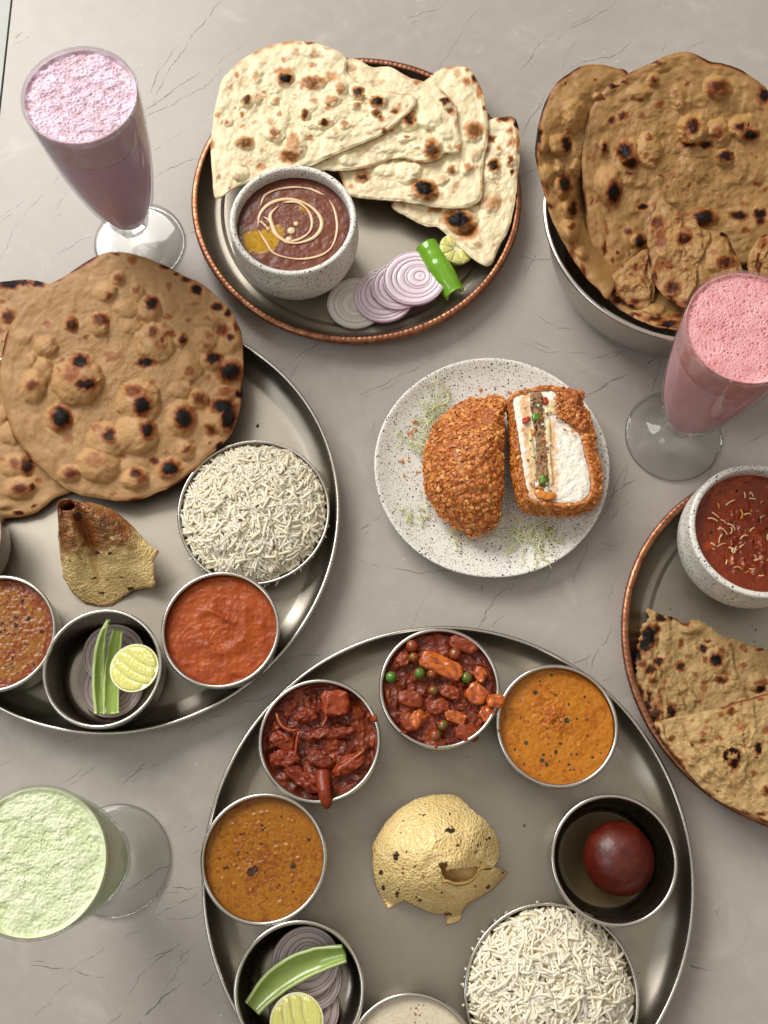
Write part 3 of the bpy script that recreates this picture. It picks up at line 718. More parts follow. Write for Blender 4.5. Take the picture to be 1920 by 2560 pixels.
flatbread('wheat_roti', 'large round blistered wheat roti with black char spots on the left thali', 'flatbread',
    [(560, 60), (470, 78), (380, 130), (300, 185), (200, 240), (110, 330), (40, 440), (5, 580), (5, 700), (30, 830), (70, 950), (130, 1030), (200, 1100), (270, 1165), (340, 1210), (440, 1240), (560, 1255), (650, 1258), (740, 1225), (850, 1175), (950, 1100), (1025, 1020), (1095, 960), (1140, 870), (1165, 750), (1170, 600), (1165, 480), (1130, 370), (1060, 290), (980, 220), (880, 170), (780, 120), (680, 80)],
    ZL2, WHEAT,
    [(385, 585, 38, 28, .97), (415, 697, 48, 24, .88), (345, 645, 36, 42, .5), (245, 495, 17, 15, .45), (345, 402, 26, 28, .8), (485, 382, 36, 25, .72), (525, 265, 15, 14, .6), (568, 182, 18, 18, .65), (655, 240, 14, 16, .6), (732, 305, 28, 30, .9), (155, 700, 27, 22, .68), (195, 640, 20, 18, .4), (293, 855, 46, 50, .97),
     (740, 445, 20, 26, .66), (812, 455, 22, 16, .6), (775, 505, 22, 20, .5), (785, 480, 12, 12, .7), (878, 480, 18, 25, .8), (1000, 458, 18, 14, .5), (995, 508, 18, 12, .55), (1030, 568, 32, 27, .97), (1107, 635, 50, 42, 1), (912, 630, 17, 18, .55), (685, 798, 37, 46, .94), (640, 727, 42, 26, .62), (712, 915, 31, 38, .94),
     (888, 858, 42, 52, .96), (960, 762, 26, 24, .75), (1075, 800, 56, 34, 1), (1100, 855, 34, 60, 1), (1018, 922, 24, 26, .7), (525, 942, 28, 32, .82), (470, 1060, 42, 30, .42), (340, 1125, 30, 22, .7), (655, 1125, 26, 18, .85), (685, 1148, 24, 20, .6), (745, 1065, 22, 18, .75), (820, 1103, 40, 34, .98), (898, 1010, 20, 16, .68), (1075, 433, 30, 30, .66), (1110, 470, 15, 14, .85), (705, 590, 36, 20, .95),
     (228, 405, 14, 16, .5), (940, 308, 25, 10, .45), (815, 225, 12, 18, .55), (810, 370, 20, 14, .5), (910, 385, 18, 9, .5), (640, 95, 18, 18, .55), (325, 955, 20, 26, .42), (545, 565, 42, 22, .42), (735, 685, 12, 11, .5), (1005, 665, 14, 18, .5), (1095, 728, 42, 18, .55), (420, 465, 10, 9, .6), (805, 1030, 17, 14, .45), (592, 1040, 12, 11, .6), (465, 910, 22, 16, .5), (545, 1225, 16, 8, .5), (520, 490, 10, 12, .4), (880, 715, 20, 12, .45), (1000, 380, 18, 10, .5), (125, 880, 12, 12, .35), (240, 600, 14, 8, .45), (370, 425, 8, 8, .5), (930, 970, 14, 9, .5), (120, 475, 14, 8, .3),
     (950, 238, 24, 24, .98), (900, 190, 24, 13, .8), (800, 132, 26, 12, .85), (1045, 322, 26, 14, .85), (1098, 352, 15, 15, .95), (1155, 745, 20, 14, 1), (1062, 992, 20, 15, 1), (560, 66, 20, 8, .7), (850, 168, 14, 10, .7), (1140, 420, 12, 22, .7)],
    [(375, 680, 128, 122, 12), (222, 512, 55, 54, 6), (342, 405, 36, 45, 5), (478, 405, 52, 56, 6), (515, 250, 48, 50, 4), (575, 185, 32, 38, 4), (660, 255, 34, 52, 4), (722, 330, 60, 68, 6), (608, 330, 62, 42, 3), (160, 712, 64, 86, 7), (210, 630, 56, 60, 4), (285, 862, 66, 68, 7), (750, 490, 100, 100, 7), (875, 485, 32, 38, 4), (990, 478, 62, 60, 6), (1022, 580, 60, 52, 6), (1105, 630, 62, 66, 8), (915, 612, 62, 76, 5),
     (668, 780, 112, 112, 10), (658, 935, 108, 106, 10), (875, 860, 82, 92, 8), (955, 765, 50, 50, 6), (1075, 850, 92, 92, 8), (510, 975, 95, 95, 7), (475, 1085, 108, 88, 8), (335, 1128, 56, 48, 5), (652, 1152, 72, 56, 7), (815, 1105, 66, 50, 6), (897, 1015, 46, 46, 5), (1115, 470, 52, 70, 5), (155, 580, 30, 35, 3), (870, 725, 60, 40, 3), (1000, 385, 60, 40, 3), (110, 465, 50, 40, 2), (1090, 735, 60, 32, 3), (640, 420, 50, 40, 2.5)],
    ZC, .0038, (580, 660), seed=5, rand_spots=30, rand_bub=6, group='wheat rotis on the left thali', nr=130, nt=340, edge_brown=.5, wav=.0014, puff=.0004)

# naans on the top platter
def zn(base, dx=0, dy=0): return lambda px, py: base+(px-850)/400*dx+(py-350)/300*dy
GN = 'folded white naans on the top platter'
flatbread('folded_naan', 'lowest folded naan at the right end of the stack with a big burnt blister', 'naan',
    [(1450, 425), (1500, 410), (1560, 405), (1590, 440), (1600, 560), (1590, 700), (1560, 900), (1500, 1030), (1455, 1115), (1370, 1075), (1280, 990), (1220, 935), (1150, 925), (1060, 880), (990, 815), (1100, 640), (1300, 500)], zn(.0160, .009, -.002), NAAN,
    [(1310, 895, 62, 40, .99), (1345, 940, 48, 42, .75), (1475, 635, 25, 28, .88), (1465, 510, 20, 16, .75), (1555, 610, 15, 22, .75), (1470, 810, 50, 34, .45), (1565, 668, 11, 11, .9), (1590, 440, 15, 25, 1), (1525, 415, 34, 12, .85), (1490, 720, 12, 8, .45), (1590, 520, 10, 40, .6), (1560, 800, 12, 14, .4), (1200, 850, 30, 12, .6), (1400, 1020, 12, 12, .4), (1440, 560, 12, 12, .5)],
    [(1325, 900, 80, 66, 5), (1475, 640, 45, 50, 3), (1560, 615, 30, 40, 3), (1460, 810, 60, 50, 3), (1540, 500, 40, 50, 2), (1380, 1000, 50, 40, 2)], ZB, .0045, (1370, 740), seed=11, rand_spots=20, rand_bub=5, group=GN, edge_brown=.35, wav=.0018, puff=.0008, pale=.1)
flatbread('folded_naan', 'third folded naan with rounded top right corner and dark blister near its lower edge', 'naan',
    [(1150, 235), (1210, 185), (1290, 165), (1360, 180), (1410, 260), (1440, 370), (1450, 500), (1430, 600), (1425, 720), (1415, 790), (1380, 825), (1300, 840), (1180, 830), (1060, 810), (940, 800), (800, 780), (760, 720), (740, 600), (900, 400)], zn(.0245, .006, -.002), NAAN,
    [(1145, 745, 50, 34, .99), (1165, 775, 50, 24, .7), (1380, 468, 38, 33, .72), (1393, 222, 18, 20, .85), (1300, 195, 18, 16, .45), (850, 690, 30, 20, .85), (1275, 655, 18, 16, .68), (1355, 650, 18, 18, .55), (1230, 700, 25, 20, .35), (1410, 290, 15, 25, .55), (1385, 575, 20, 22, .35), (1300, 730, 14, 16, .45), (1435, 360, 10, 12, .7), (1430, 720, 12, 20, .5), (1350, 180, 15, 8, .6), (950, 700, 12, 8, .4)],
    [(1140, 755, 75, 58, 7), (1070, 665, 70, 60, 6), (1380, 475, 50, 50, 4), (850, 690, 45, 32, 3), (1270, 650, 50, 34, 3), (1350, 650, 34, 34, 3), (1235, 700, 34, 30, 3), (1300, 230, 60, 40, 2), (960, 655, 60, 40, 3), (1390, 580, 30, 40, 3)], ZB, .0050, (1130, 560), seed=12, rand_spots=30, rand_bub=5, group=GN, edge_brown=.28, wav=.0018, puff=.0008, pale=.1)
flatbread('folded_naan', 'second folded naan from the top whose lower right corner curls up', 'naan',
    [(775, 140), (830, 135), (900, 170), (980, 170), (1060, 215), (1110, 230), (1180, 250), (1240, 290), (1290, 350), (1305, 430), (1318, 550), (1290, 580), (1240, 575), (1215, 600), (1170, 618), (1110, 620), (1020, 600), (900, 640), (780, 660), (700, 662), (600, 640), (560, 540), (620, 300)], zn(.0315, .004, -.002), NAAN,
    [(1072, 418, 28, 26, .85), (1245, 330, 24, 14, .9), (1275, 377, 16, 13, .78), (1060, 497, 16, 8, .6), (1183, 560, 30, 44, .8), (1170, 480, 12, 10, .45), (1115, 238, 22, 10, .55), (800, 172, 20, 16, .42), (1020, 257, 12, 10, .42), (940, 240, 16, 10, .35), (1300, 430, 8, 20, .5)],
    [(1072, 425, 50, 46, 5), (1180, 560, 55, 52, 5), (1250, 340, 40, 30, 3), (1170, 420, 60, 50, 3), (1240, 480, 50, 40, 3), (1060, 500, 50, 24, 3), (780, 600, 60, 40, 3), (1000, 560, 60, 24, 2)], ZB, .0050, (950, 420), seed=13, rand_spots=30, rand_bub=6, group=GN, edge_brown=.2, wav=.0022, puff=.0008, pale=.18, creases=[[(1010, 605), (1060, 570), (1120, 530), (1200, 505), (1260, 540)]])
flatbread('folded_naan', 'topmost and largest naan, folded, overhanging the left rim of the platter behind the bowl', 'naan',
    [(130, 560), (138, 450), (158, 320), (190, 220), (260, 150), (350, 90), (450, 55), (560, 45), (650, 60), (740, 95), (775, 135), (772, 190), (830, 240), (930, 275), (1040, 295), (1085, 300), (1105, 330), (1080, 380), (1020, 430), (940, 490), (800, 550), (680, 605), (560, 650), (420, 690), (330, 712), (240, 745), (155, 795), (138, 700)], zn(.0380, .002, -.002), NAAN,
    [(482, 220, 34, 26, .98), (475, 182, 42, 15, .55), (612, 238, 50, 24, .66), (705, 215, 30, 22, .5), (298, 322, 19, 18, .85), (435, 325, 14, 12, .5), (345, 310, 26, 15, .42), (385, 285, 12, 9, .6), (575, 388, 15, 22, .78), (705, 322, 32, 18, .5), (827, 285, 23, 20, .86), (745, 268, 18, 26, .5), (922, 328, 30, 24, .93), (822, 347, 14, 12, .6), (915, 385, 16, 14, .78), (1003, 373, 16, 15, .8), (945, 415, 16, 12, .62), (670, 430, 25, 15, .86), (768, 440, 18, 12, .55), (430, 480, 20, 26, .68), (290, 525, 40, 20, .68), (500, 590, 38, 28, .68), (520, 525, 30, 40, .52), (600, 505, 17, 12, .55),
     (338, 432, 14, 11, .45), (275, 395, 11, 12, .6), (210, 425, 12, 12, .6), (255, 205, 12, 12, .6), (340, 205, 15, 20, .45), (540, 100, 14, 18, .42), (475, 130, 12, 10, .55), (600, 50, 24, 7, .72), (655, 118, 16, 9, .5), (618, 98, 12, 20, .4), (290, 635, 14, 9, .55), (160, 395, 10, 12, .5), (200, 500, 9, 9, .4), (168, 690, 10, 9, .5), (955, 465, 14, 12, .7), (225, 265, 8, 14, .5), (180, 430, 9, 10, .5), (685, 78, 18, 7, .5), (450, 180, 12, 10, .5), (510, 350, 10, 10, .4), (370, 640, 26, 14, .5), (720, 480, 12, 8, .4), (250, 680, 14, 9, .3), (865, 375, 10, 8, .5)],
    [(482, 215, 50, 45, 4), (620, 230, 70, 45, 4), (740, 260, 42, 50, 4), (825, 285, 38, 40, 5), (922, 330, 48, 42, 5), (298, 322, 35, 34, 4), (435, 325, 30, 26, 3), (575, 390, 32, 38, 4), (670, 432, 44, 30, 4), (430, 480, 58, 46, 5), (290, 525, 52, 34, 4), (525, 545, 60, 70, 4), (820, 350, 30, 26, 3), (915, 385, 26, 24, 3), (345, 310, 34, 30, 3), (270, 675, 44, 34, 4), (210, 425, 30, 24, 2), (340, 205, 40, 40, 2), (705, 322, 46, 28, 3), (610, 440, 60, 20, 2), (880, 300, 30, 24, 2), (760, 440, 34, 24, 3), (600, 95, 50, 30, 2)],
    ZB, .0055, (520, 400), seed=14, rand_spots=56, rand_bub=9, group=GN, nr=110, nt=320, edge_brown=.16, wav=.0022, puff=.0007, pale=.2)

# breads in the steel tub
GTB = 'rotis and parathas in the steel tub'
cx_, cy_ = 1680.0, 540.0
def dishz(z0, zr, r0=300.): return lambda px, py: z0+(zr-z0)*np.clip(((px-cx_)**2+((py-cy_)/.88)**2)/r0**2, 0, 1.6)
def T1Z(px, py):
    w = P(px, py, .082); r = np.hypot(w[..., 0]-TC[0], w[..., 1]-TC[1]); return .042+.045*sstep(.066, .104, r)+.012*sstep(.105, .14, r)
flatbread('tub_roti', 'blistered roti standing along the left inside wall of the steel tub', 'flatbread',
    [(500, 165), (400, 180), (310, 240), (230, 310), (180, 400), (145, 500), (118, 620), (105, 740), (120, 850), (150, 980), (185, 1110), (240, 1250), (330, 1420), (430, 1570), (530, 1680), (590, 1730), (640, 1600), (660, 1500), (660, 1300), (660, 1000), (700, 500), (725, 240), (640, 190)],
    lambda px, py: T1Z(px, py), WHEAT_DK,
    [(310, 695, 28, 50, .98), (300, 962, 38, 52, .96), (352, 1130, 22, 50, .9), (128, 640, 14, 62, 1), (525, 382, 24, 18, .55), (300, 292, 9, 14, .9), (510, 272, 8, 8, .9), (200, 1110, 22, 18, .85), (355, 1245, 24, 18, .66), (540, 370, 14, 14, .6), (180, 1000, 14, 34, .45), (210, 400, 14, 10, .5), (420, 1570, 16, 60, .7), (350, 1430, 16, 60, .6)],
    [(365, 510, 85, 128, 9), (265, 705, 78, 78, 9), (280, 985, 58, 82, 9), (325, 1130, 52, 70, 8), (340, 1270, 72, 92, 9), (160, 700, 42, 62, 6), (180, 900, 52, 82, 6), (262, 850, 44, 54, 6), (420, 1430, 42, 44, 6), (525, 385, 42, 36, 4), (380, 860, 50, 70, 6)],
    ZA, .004, (420, 800), seed=21, rand_spots=18, group=GTB, edge_brown=.55, nr=110, wav=.002)
flatbread('tub_roti', 'roti lining the front rim of the steel tub under the folded pieces', 'flatbread',
    [(550, 1580), (590, 1722), (650, 1785), (760, 1856), (900, 1912), (1040, 1938), (1200, 1935), (1400, 1870), (1600, 1700), (1700, 1450), (1500, 1300), (1100, 1250), (750, 1400)],
    lambda px, py: .058+np.clip((py-660)/150, 0, 1)*.0205, WHEAT_DK, [(1000, 1895, 60, 22, .92), (900, 1868, 60, 18, .8), (1050, 1850, 60, 14, .6), (770, 1835, 40, 14, .75), (640, 1750, 30, 20, .7), (980, 1905, 50, 12, 1)], [(900, 1800, 80, 40, 4)], ZA, .005, (1050, 1600), seed=22, rand_spots=12, group=GTB, edge_brown=.6, wav=.002)
T2Z = lambda px, py: .066+np.clip((640-py)/480, -.2, 1.1)*.036
flatbread('tub_roti', 'biggest round roti standing up out of the tub, with a yellowish burn ring', 'flatbread',
    [(1060, 85), (1140, 85), (1230, 130), (1280, 150), (1400, 170), (1540, 240), (1640, 320), (1720, 420), (1800, 600), (1850, 800), (1850, 1000), (1780, 1200), (1650, 1400), (1500, 1500), (1200, 1500), (950, 1440), (860, 1400), (800, 1420), (700, 1500), (640, 1570), (600, 1605), (550, 1560), (500, 1450), (460, 1280), (430, 1050), (415, 850), (430, 700), (450, 550), (500, 420), (580, 320), (700, 240), (850, 170), (950, 120)],
    T2Z, WHEAT_DK,
    [(1325, 305, 62, 34, .74), (1290, 330, 34, 44, .6), (1350, 325, 40, 36, .55), (895, 268, 21, 24, .72), (1155, 575, 38, 48, .82), (1110, 640, 22, 20, .6), (1130, 700, 46, 17, .85), (1240, 700, 40, 20, .92), (1325, 632, 34, 36, .6), (1470, 580, 38, 26, .85), (1540, 635, 45, 30, .92), (1500, 605, 36, 20, .6), (1370, 775, 44, 30, .92), (705, 745, 50, 52, .94), (740, 820, 46, 32, .86), (865, 648, 22, 20, .6), (900, 805, 34, 16, .5), (842, 770, 18, 16, .5), (628, 1020, 44, 74, 1), (565, 722, 20, 32, .9), (612, 535, 21, 22, .75), (685, 508, 27, 26, .78), (1120, 292, 16, 14, .6), (1235, 1185, 70, 46, .92), (1460, 1178, 50, 27, .92), (1605, 1160, 40, 28, .95), (1610, 1210, 26, 28, .85), (822, 1110, 34, 16, .97), (800, 1345, 30, 40, .99),
     (720, 1282, 22, 20, .72), (1585, 965, 26, 15, .6), (1130, 965, 16, 15, .6), (1030, 905, 20, 18, .45), (1340, 1045, 24, 18, .4), (930, 435, 28, 22, .5), (805, 402, 18, 14, .6), (1055, 440, 15, 13, .6), (1510, 1275, 32, 22, .6), (1630, 370, 36, 46, .95), (630, 305, 36, 12, .95), (910, 150, 32, 12, .75), (565, 1385, 14, 44, .8), (1480, 315, 14, 12, .45), (1640, 1000, 12, 14, .55), (525, 1080, 20, 12, .55), (475, 1075, 8, 22, .7), (650, 1425, 9, 12, .95), (625, 1475, 11, 22, .7), (580, 1270, 14, 30, .5), (990, 380, 12, 8, .4), (965, 550, 12, 10, .5), (700, 280, 24, 10, .7), (560, 390, 14, 8, .95), (735, 890, 18, 8, .9), (1425, 765, 9, 9, .9), (1525, 570, 9, 15, .9), (550, 470, 10, 8, .6), (1250, 900, 14, 8, .35), (940, 1000, 12, 14, .35), (760, 380, 14, 16, .5), (490, 790, 12, 24, .45)],
    [(1325, 318, 98, 82, 6), (895, 262, 42, 44, 4), (1160, 600, 112, 112, 10), (1330, 620, 90, 100, 6), (1495, 585, 105, 90, 7), (1370, 785, 72, 66, 6), (725, 755, 78, 98, 10), (860, 740, 95, 125, 6), (590, 975, 92, 128, 8), (960, 170, 60, 44, 3), (800, 350, 90, 50, 3), (1060, 360, 60, 80, 2.5), (790, 1345, 50, 55, 4), (560, 720, 34, 60, 3), (1235, 1190, 100, 60, 4), (1080, 430, 40, 60, 2.5)],
    ZA, .0042, (1100, 780), seed=23, rand_spots=60, rand_bub=8, group=GTB, nr=130, nt=340, edge_brown=.6, wav=.0024, puff=.0004)
flatbread('folded_paratha', 'small folded paratha wedge at the lower left inside the tub', 'paratha',
    [(700, 1500), (770, 1440), (850, 1400), (890, 1460), (900, 1600), (895, 1740), (860, 1800), (760, 1790), (650, 1715), (592, 1650), (610, 1580)], lambda px, py: .0765+0*px+(640-py)/300*.004, WHEAT_DK,
    [(780, 1530, 24, 30, .6), (770, 1750, 40, 16, .75), (620, 1680, 30, 30, .75), (740, 1560, 16, 14, .4), (840, 1500, 20, 40, .5)], [(720, 1630, 60, 60, 3)], ZA, .010, (760, 1620), seed=24, rand_spots=8, layers=3, creases=[[(880, 1420), (840, 1560), (870, 1640), (870, 1780)], [(700, 1500), (790, 1480), (830, 1570)], [(640, 1680), (700, 1620), (800, 1600), (840, 1650)]], group=GTB, edge_brown=.55, nr=60, nt=200)
flatbread('folded_paratha', 'pointed folded flaky paratha leaning in the middle of the tub', 'paratha',
    [(945, 1055), (1000, 1100), (1070, 1160), (1100, 1200), (1170, 1200), (1200, 1260), (1300, 1280), (1370, 1300), (1420, 1400), (1470, 1500), (1490, 1600), (1400, 1700), (1250, 1790), (1130, 1805), (1060, 1780), (960, 1700), (900, 1620), (868, 1500), (855, 1350), (870, 1200)], lambda px, py: .088+(620-py)/250*.004+(px-1700)/200*.002, WHEAT_DK,
    [(920, 1225, 42, 40, .66), (940, 1330, 30, 60, .6), (1060, 1180, 20, 34, .5), (1100, 1330, 44, 36, .75), (1020, 1660, 46, 46, .78), (1135, 1760, 60, 22, .7), (900, 1590, 18, 60, .7), (960, 1500, 60, 36, .5), (1385, 1485, 66, 34, .7), (1355, 1295, 14, 18, .95), (1120, 1270, 30, 20, .45), (1250, 1600, 24, 14, .4), (1000, 1720, 30, 16, .7), (1300, 1420, 30, 16, .4)], [(1000, 1400, 90, 120, 3), (1320, 1450, 90, 110, 3), (1100, 1310, 50, 50, 3)], ZA, .011, (1100, 1480), seed=25, rand_spots=14,
    creases=[[(1090, 1190), (1070, 1320), (1100, 1400), (1160, 1500), (1180, 1620), (1120, 1760)], [(1200, 1260), (1230, 1400), (1190, 1500), (1180, 1620)], [(1370, 1300), (1400, 1400), (1430, 1480), (1470, 1560)], [(1260, 1290), (1280, 1330), (1240, 1400)]], layers=3, group=GTB, edge_brown=.6, nr=90, nt=260, wav=.002)
flatbread('folded_paratha', 'folded paratha piece at the far right of the tub behind the pink glass', 'paratha',
    [(1650, 1300), (1600, 1330), (1540, 1420), (1528, 1520), (1560, 1600), (1650, 1640), (1760, 1600), (1850, 1400), (1750, 1280)], lambda px, py: .089+0*px, WHEAT_DK, [(1620, 1360, 30, 40, .5), (1590, 1500, 14, 60, .7)], [(1650, 1450, 60, 80, 3)], ZA, .009, (1670, 1450), seed=26, rand_spots=6, layers=3, creases=[[(1650, 1310), (1600, 1420), (1570, 1520)], [(1660, 1400), (1610, 1500), (1600, 1600)]], group=GTB, edge_brown=.5, nr=60, nt=180)

# right platter parathas
GP = 'flaky parathas on the right platter'
flatbread('flaky_paratha', 'folded flaky paratha with a burnt ragged left corner on the right platter', 'paratha',
    [(415, 160), (470, 162), (530, 200), (600, 215), (680, 240), (750, 290), (800, 262), (880, 270), (1000, 330), (1100, 400), (1200, 430), (1300, 465), (1450, 500), (1700, 650), (1800, 900), (1650, 1000), (1300, 1040), (1000, 1080), (700, 1150), (600, 1160), (500, 1165), (440, 1100), (375, 1000), (330, 850), (325, 650), (350, 450), (385, 300), (440, 240)],
    lambda px, py: .0165+(px-1600)/300*.002, PARATHA_SHADED,
    [(440, 400, 62, 90, 1), (400, 480, 50, 60, 1), (500, 330, 30, 30, .8), (520, 620, 42, 32, .9), (450, 690, 42, 36, .86), (720, 665, 37, 38, .85), (720, 455, 20, 42, .6), (1040, 600, 52, 60, 1), (945, 600, 25, 24, .62), (1080, 782, 50, 30, .8), (1135, 715, 32, 26, .55), (845, 735, 24, 16, .5), (930, 840, 24, 50, .5), (1430, 870, 44, 30, .97), (1440, 810, 50, 30, .6), (920, 500, 40, 26, .97), (960, 430, 30, 16, .8), (1085, 512, 26, 28, .58), (1275, 650, 34, 22, .5), (1290, 520, 22, 16, .6), (640, 1060, 32, 62, 1), (500, 1080, 42, 80, .8), (545, 225, 34, 40, .97), (630, 235, 17, 18, .95), (595, 552, 15, 15, .45), (780, 575, 38, 22, .4), (545, 920, 26, 80, .5), (440, 930, 22, 60, .9), (350, 900, 30, 60, .8), (470, 790, 30, 30, .6), (700, 240, 26, 22, .6), (1420, 520, 40, 12, .7), (380, 650, 40, 30, .7), (345, 560, 16, 60, 1), (610, 860, 15, 20, .4), (420, 1020, 30, 60, .9), (470, 1130, 50, 30, .9)],
    [(1040, 610, 112, 125, 4), (830, 330, 130, 50, 3), (1400, 800, 90, 90, 4), (560, 640, 70, 90, 2), (900, 730, 120, 80, 2), (480, 760, 60, 40, 2)], ZG, .0135, (950, 680), seed=31, rand_spots=20, rag=1.2, layers=4, group=GP, nr=110, nt=320, edge_brown=.35, wav=.0022,
    creases=[[(610, 210), (630, 380), (625, 560), (660, 740), (730, 930), (800, 1110)], [(820, 870), (880, 930), (970, 975), (1090, 1000), (1180, 970), (1270, 950)], [(510, 220), (510, 420), (520, 600), (560, 800), (600, 960), (620, 1130)], [(1180, 520), (1190, 620), (1220, 720)], [(440, 250), (470, 500), (490, 700), (540, 900), (560, 1100)], [(840, 900), (900, 980), (950, 1060)], [(1250, 850), (1300, 890), (1310, 950)], [(780, 290), (860, 340), (900, 400), (1000, 440), (1090, 440)]])
flatbread('flaky_paratha', 'front folded paratha half, hanging over the lower rim of the right platter', 'paratha',
    [(490, 1170), (540, 1150), (700, 1110), (850, 1080), (1050, 1040), (1250, 975), (1500, 905), (1750, 850), (1900, 1200), (1900, 1800), (1750, 2100), (1600, 2090), (1500, 2060), (1300, 1970), (1050, 1850), (870, 1700), (700, 1500), (590, 1370), (540, 1280)],
    lambda px, py: .0385+0*px, PARATHA,
    [(640, 1300, 30, 24, .66), (1170, 1068, 34, 30, .74), (905, 1265, 30, 26, .58), (1060, 1290, 26, 22, .58), (1180, 1415, 60, 22, 1), (1125, 1460, 18, 40, .97), (1235, 1460, 20, 46, .97), (1200, 1530, 40, 36, .9), (1410, 1395, 28, 44, 1), (1255, 1200, 30, 48, .48), (830, 1140, 22, 16, .5), (920, 1330, 20, 40, .55), (1375, 1620, 26, 22, .6), (1440, 1980, 36, 22, .78), (1200, 1575, 30, 40, .55), (1420, 950, 32, 18, .58), (1480, 1240, 34, 36, .58), (1485, 1765, 28, 40, .7), (1000, 1808, 26, 16, .55), (820, 1550, 20, 9, .5), (530, 1250, 14, 40, .8), (940, 1210, 18, 26, .42), (1290, 1110, 18, 24, .45), (1280, 1330, 14, 20, .4), (1350, 1460, 34, 16, .35), (740, 1600, 20, 60, .6), (1060, 1780, 10, 8, .9), (1400, 1475, 12, 7, .95), (1280, 1275, 8, 11, .85), (825, 1368, 11, 10, .85)],
    [(1180, 1450, 85, 95, 4), (1350, 1300, 120, 90, 2), (900, 1250, 130, 90, 2), (1480, 1760, 60, 60, 3), (1000, 1600, 140, 60, 1.5)], ZG, .011, (1200, 1480), seed=32, rand_spots=24, layers=3, group=GP, nr=120, nt=320, edge_brown=.35, wav=.0022,
    creases=[[(690, 1140), (740, 1200), (790, 1300), (850, 1400), (900, 1445), (925, 1420), (905, 1370), (960, 1355), (1050, 1365), (1115, 1340), (1110, 1200), (1090, 1120), (1050, 1075)], [(1115, 1320), (1160, 1300), (1210, 1270), (1240, 1240)], [(1120, 1345), (1200, 1370), (1290, 1400), (1320, 1370), (1350, 1330), (1355, 1200)],
             [(850, 1400), (950, 1500), (1050, 1600), (1180, 1690)], [(560, 1190), (590, 1300), (690, 1420), (820, 1530), (900, 1600), (1000, 1720), (1060, 1790), (1160, 1850), (1240, 1858)], [(1300, 1420), (1320, 1520), (1300, 1600), (1350, 1700)], [(1255, 1000), (1260, 1100), (1300, 1180)], [(1370, 960), (1380, 1060)]])

# ------------------------------------------------------------------ curries
def gravy_mat(name, c1, c2, c3, rough=.28, sc=160, coat=.3, bumps=.5):
    """c1 body, c2 oil/second tone, c3 dark bits"""
    M = Mat(name); n = M.noise(sc, 5, .65); n2 = M.noise(sc*5, 4, .7)
    col = M.mix(M.ramp(M.math('ADD', M.attr('tone'), M.math('MULTIPLY', M.math('SUBTRACT', n, .5), .9)), [(.3, 0), (.7, 1)]), c1, c2)
    col = M.mix(M.ramp(n2, [(.32, .55), (.5, 0)]), col, tuple(c*.5 for c in c1))
    col = M.mix(M.ramp(M.math('ADD', M.attr('dark'), M.math('MULTIPLY', M.math('SUBTRACT', n2, .5), .3)), [(.3, 0), (.6, 1)]), col, c3)
    M.set(base=col, rough=M.ramp(n2, [(.3, rough), (.7, rough+.16)]), spec=.24, coat=coat*.40, coatr=.10, sss=.0, sssr=(.003, .001, .0005), ssss=1.0)
    M.bump(n2, .3*bumps, .0008); M.bump(n, .5*bumps, .0016); return M.m
def curry(name, label, cat, c, R, z, hf, tone, dark, mat, seed=0, nr=80, nt=220, bits=None):
    """surface of a filled bowl, closed underneath; hf/tone/dark get local mm coordinates"""
    th = np.arange(nt)/nt*2*math.pi; u = np.linspace(0, 1, nr+1)[1:]
    X = u[:, None]*R*np.cos(th); Y = u[:, None]*R*np.sin(th); x, y = X*1000, Y*1000
    h = hf(x, y)/1000*sstep(1.0, .93, u)[:, None]
    t_ = np.clip(tone(x, y)+0*x, 0, 1); d_ = np.clip(dark(x, y)+0*x, 0, 1)
    V = [np.stack([X+c[0], Y+c[1], z+h], -1).reshape(-1, 3)]
    sk = []
    for rr, dz in ((.99, -.003), (.95, -.012), (.85, -.018)):
        sk.append(np.stack([R*rr*np.cos(th)+c[0], R*rr*np.sin(th)+c[1], np.full(nt, z+dz)], -1))
    V = np.vstack(V+sk+[[[c[0], c[1], z+h[0].mean()]], [[c[0], c[1], z-.018]]])
    tn = np.r_[t_.ravel(), np.tile(t_[-1], 3), t_[0].mean(), 0]; dk = np.r_[d_.ravel(), np.zeros(nt*3), d_[0].mean(), 0]
    n = nr+3; fs = [grid_faces(n, nt), fan(len(V)-2, 0, nt), fan(len(V)-1, (n-1)*nt, nt, True)]
    if bits:
        t = thing(name, label, cat, (c[0], c[1], z)); add('gravy', V, fs, mat, t, {'tone': tn, 'dark': dk}); return t
    o = add(name, V, fs, mat, None, {'tone': tn, 'dark': dk}, origin=(c[0], c[1], z)); return tag(o, label, cat)
def blobs(x, y, pts, k=1.0):
    """max of soft discs given as (x, y, r) in mm"""
    d = np.zeros_like(x)
    wx = x+.5*fbm(x/1.5, y/1.5, 71, 2); wy = y+.5*fbm(x/1.5+4, y/1.5, 72, 2)
    for a, b, r in pts: d = np.maximum(d, sstep(r*1.25, r*.6, np.hypot(wx-a, wy-b)))
    return d
def rpts(n, R, r0, r1, seed):
    g = np.random.default_rng(seed); a = g.uniform(0, 6.283, n); q = np.sqrt(g.uniform(0, 1, n))*R
    return [(q[i]*math.cos(a[i]), q[i]*math.sin(a[i]), g.uniform(r0, r1)) for i in range(n)]
KZ = FL+.0345; KR = .0411
def loc_mm(c, px, py, z): w = P(px, py, z); return ((w[0]-c[0])*1000, (w[1]-c[1])*1000)

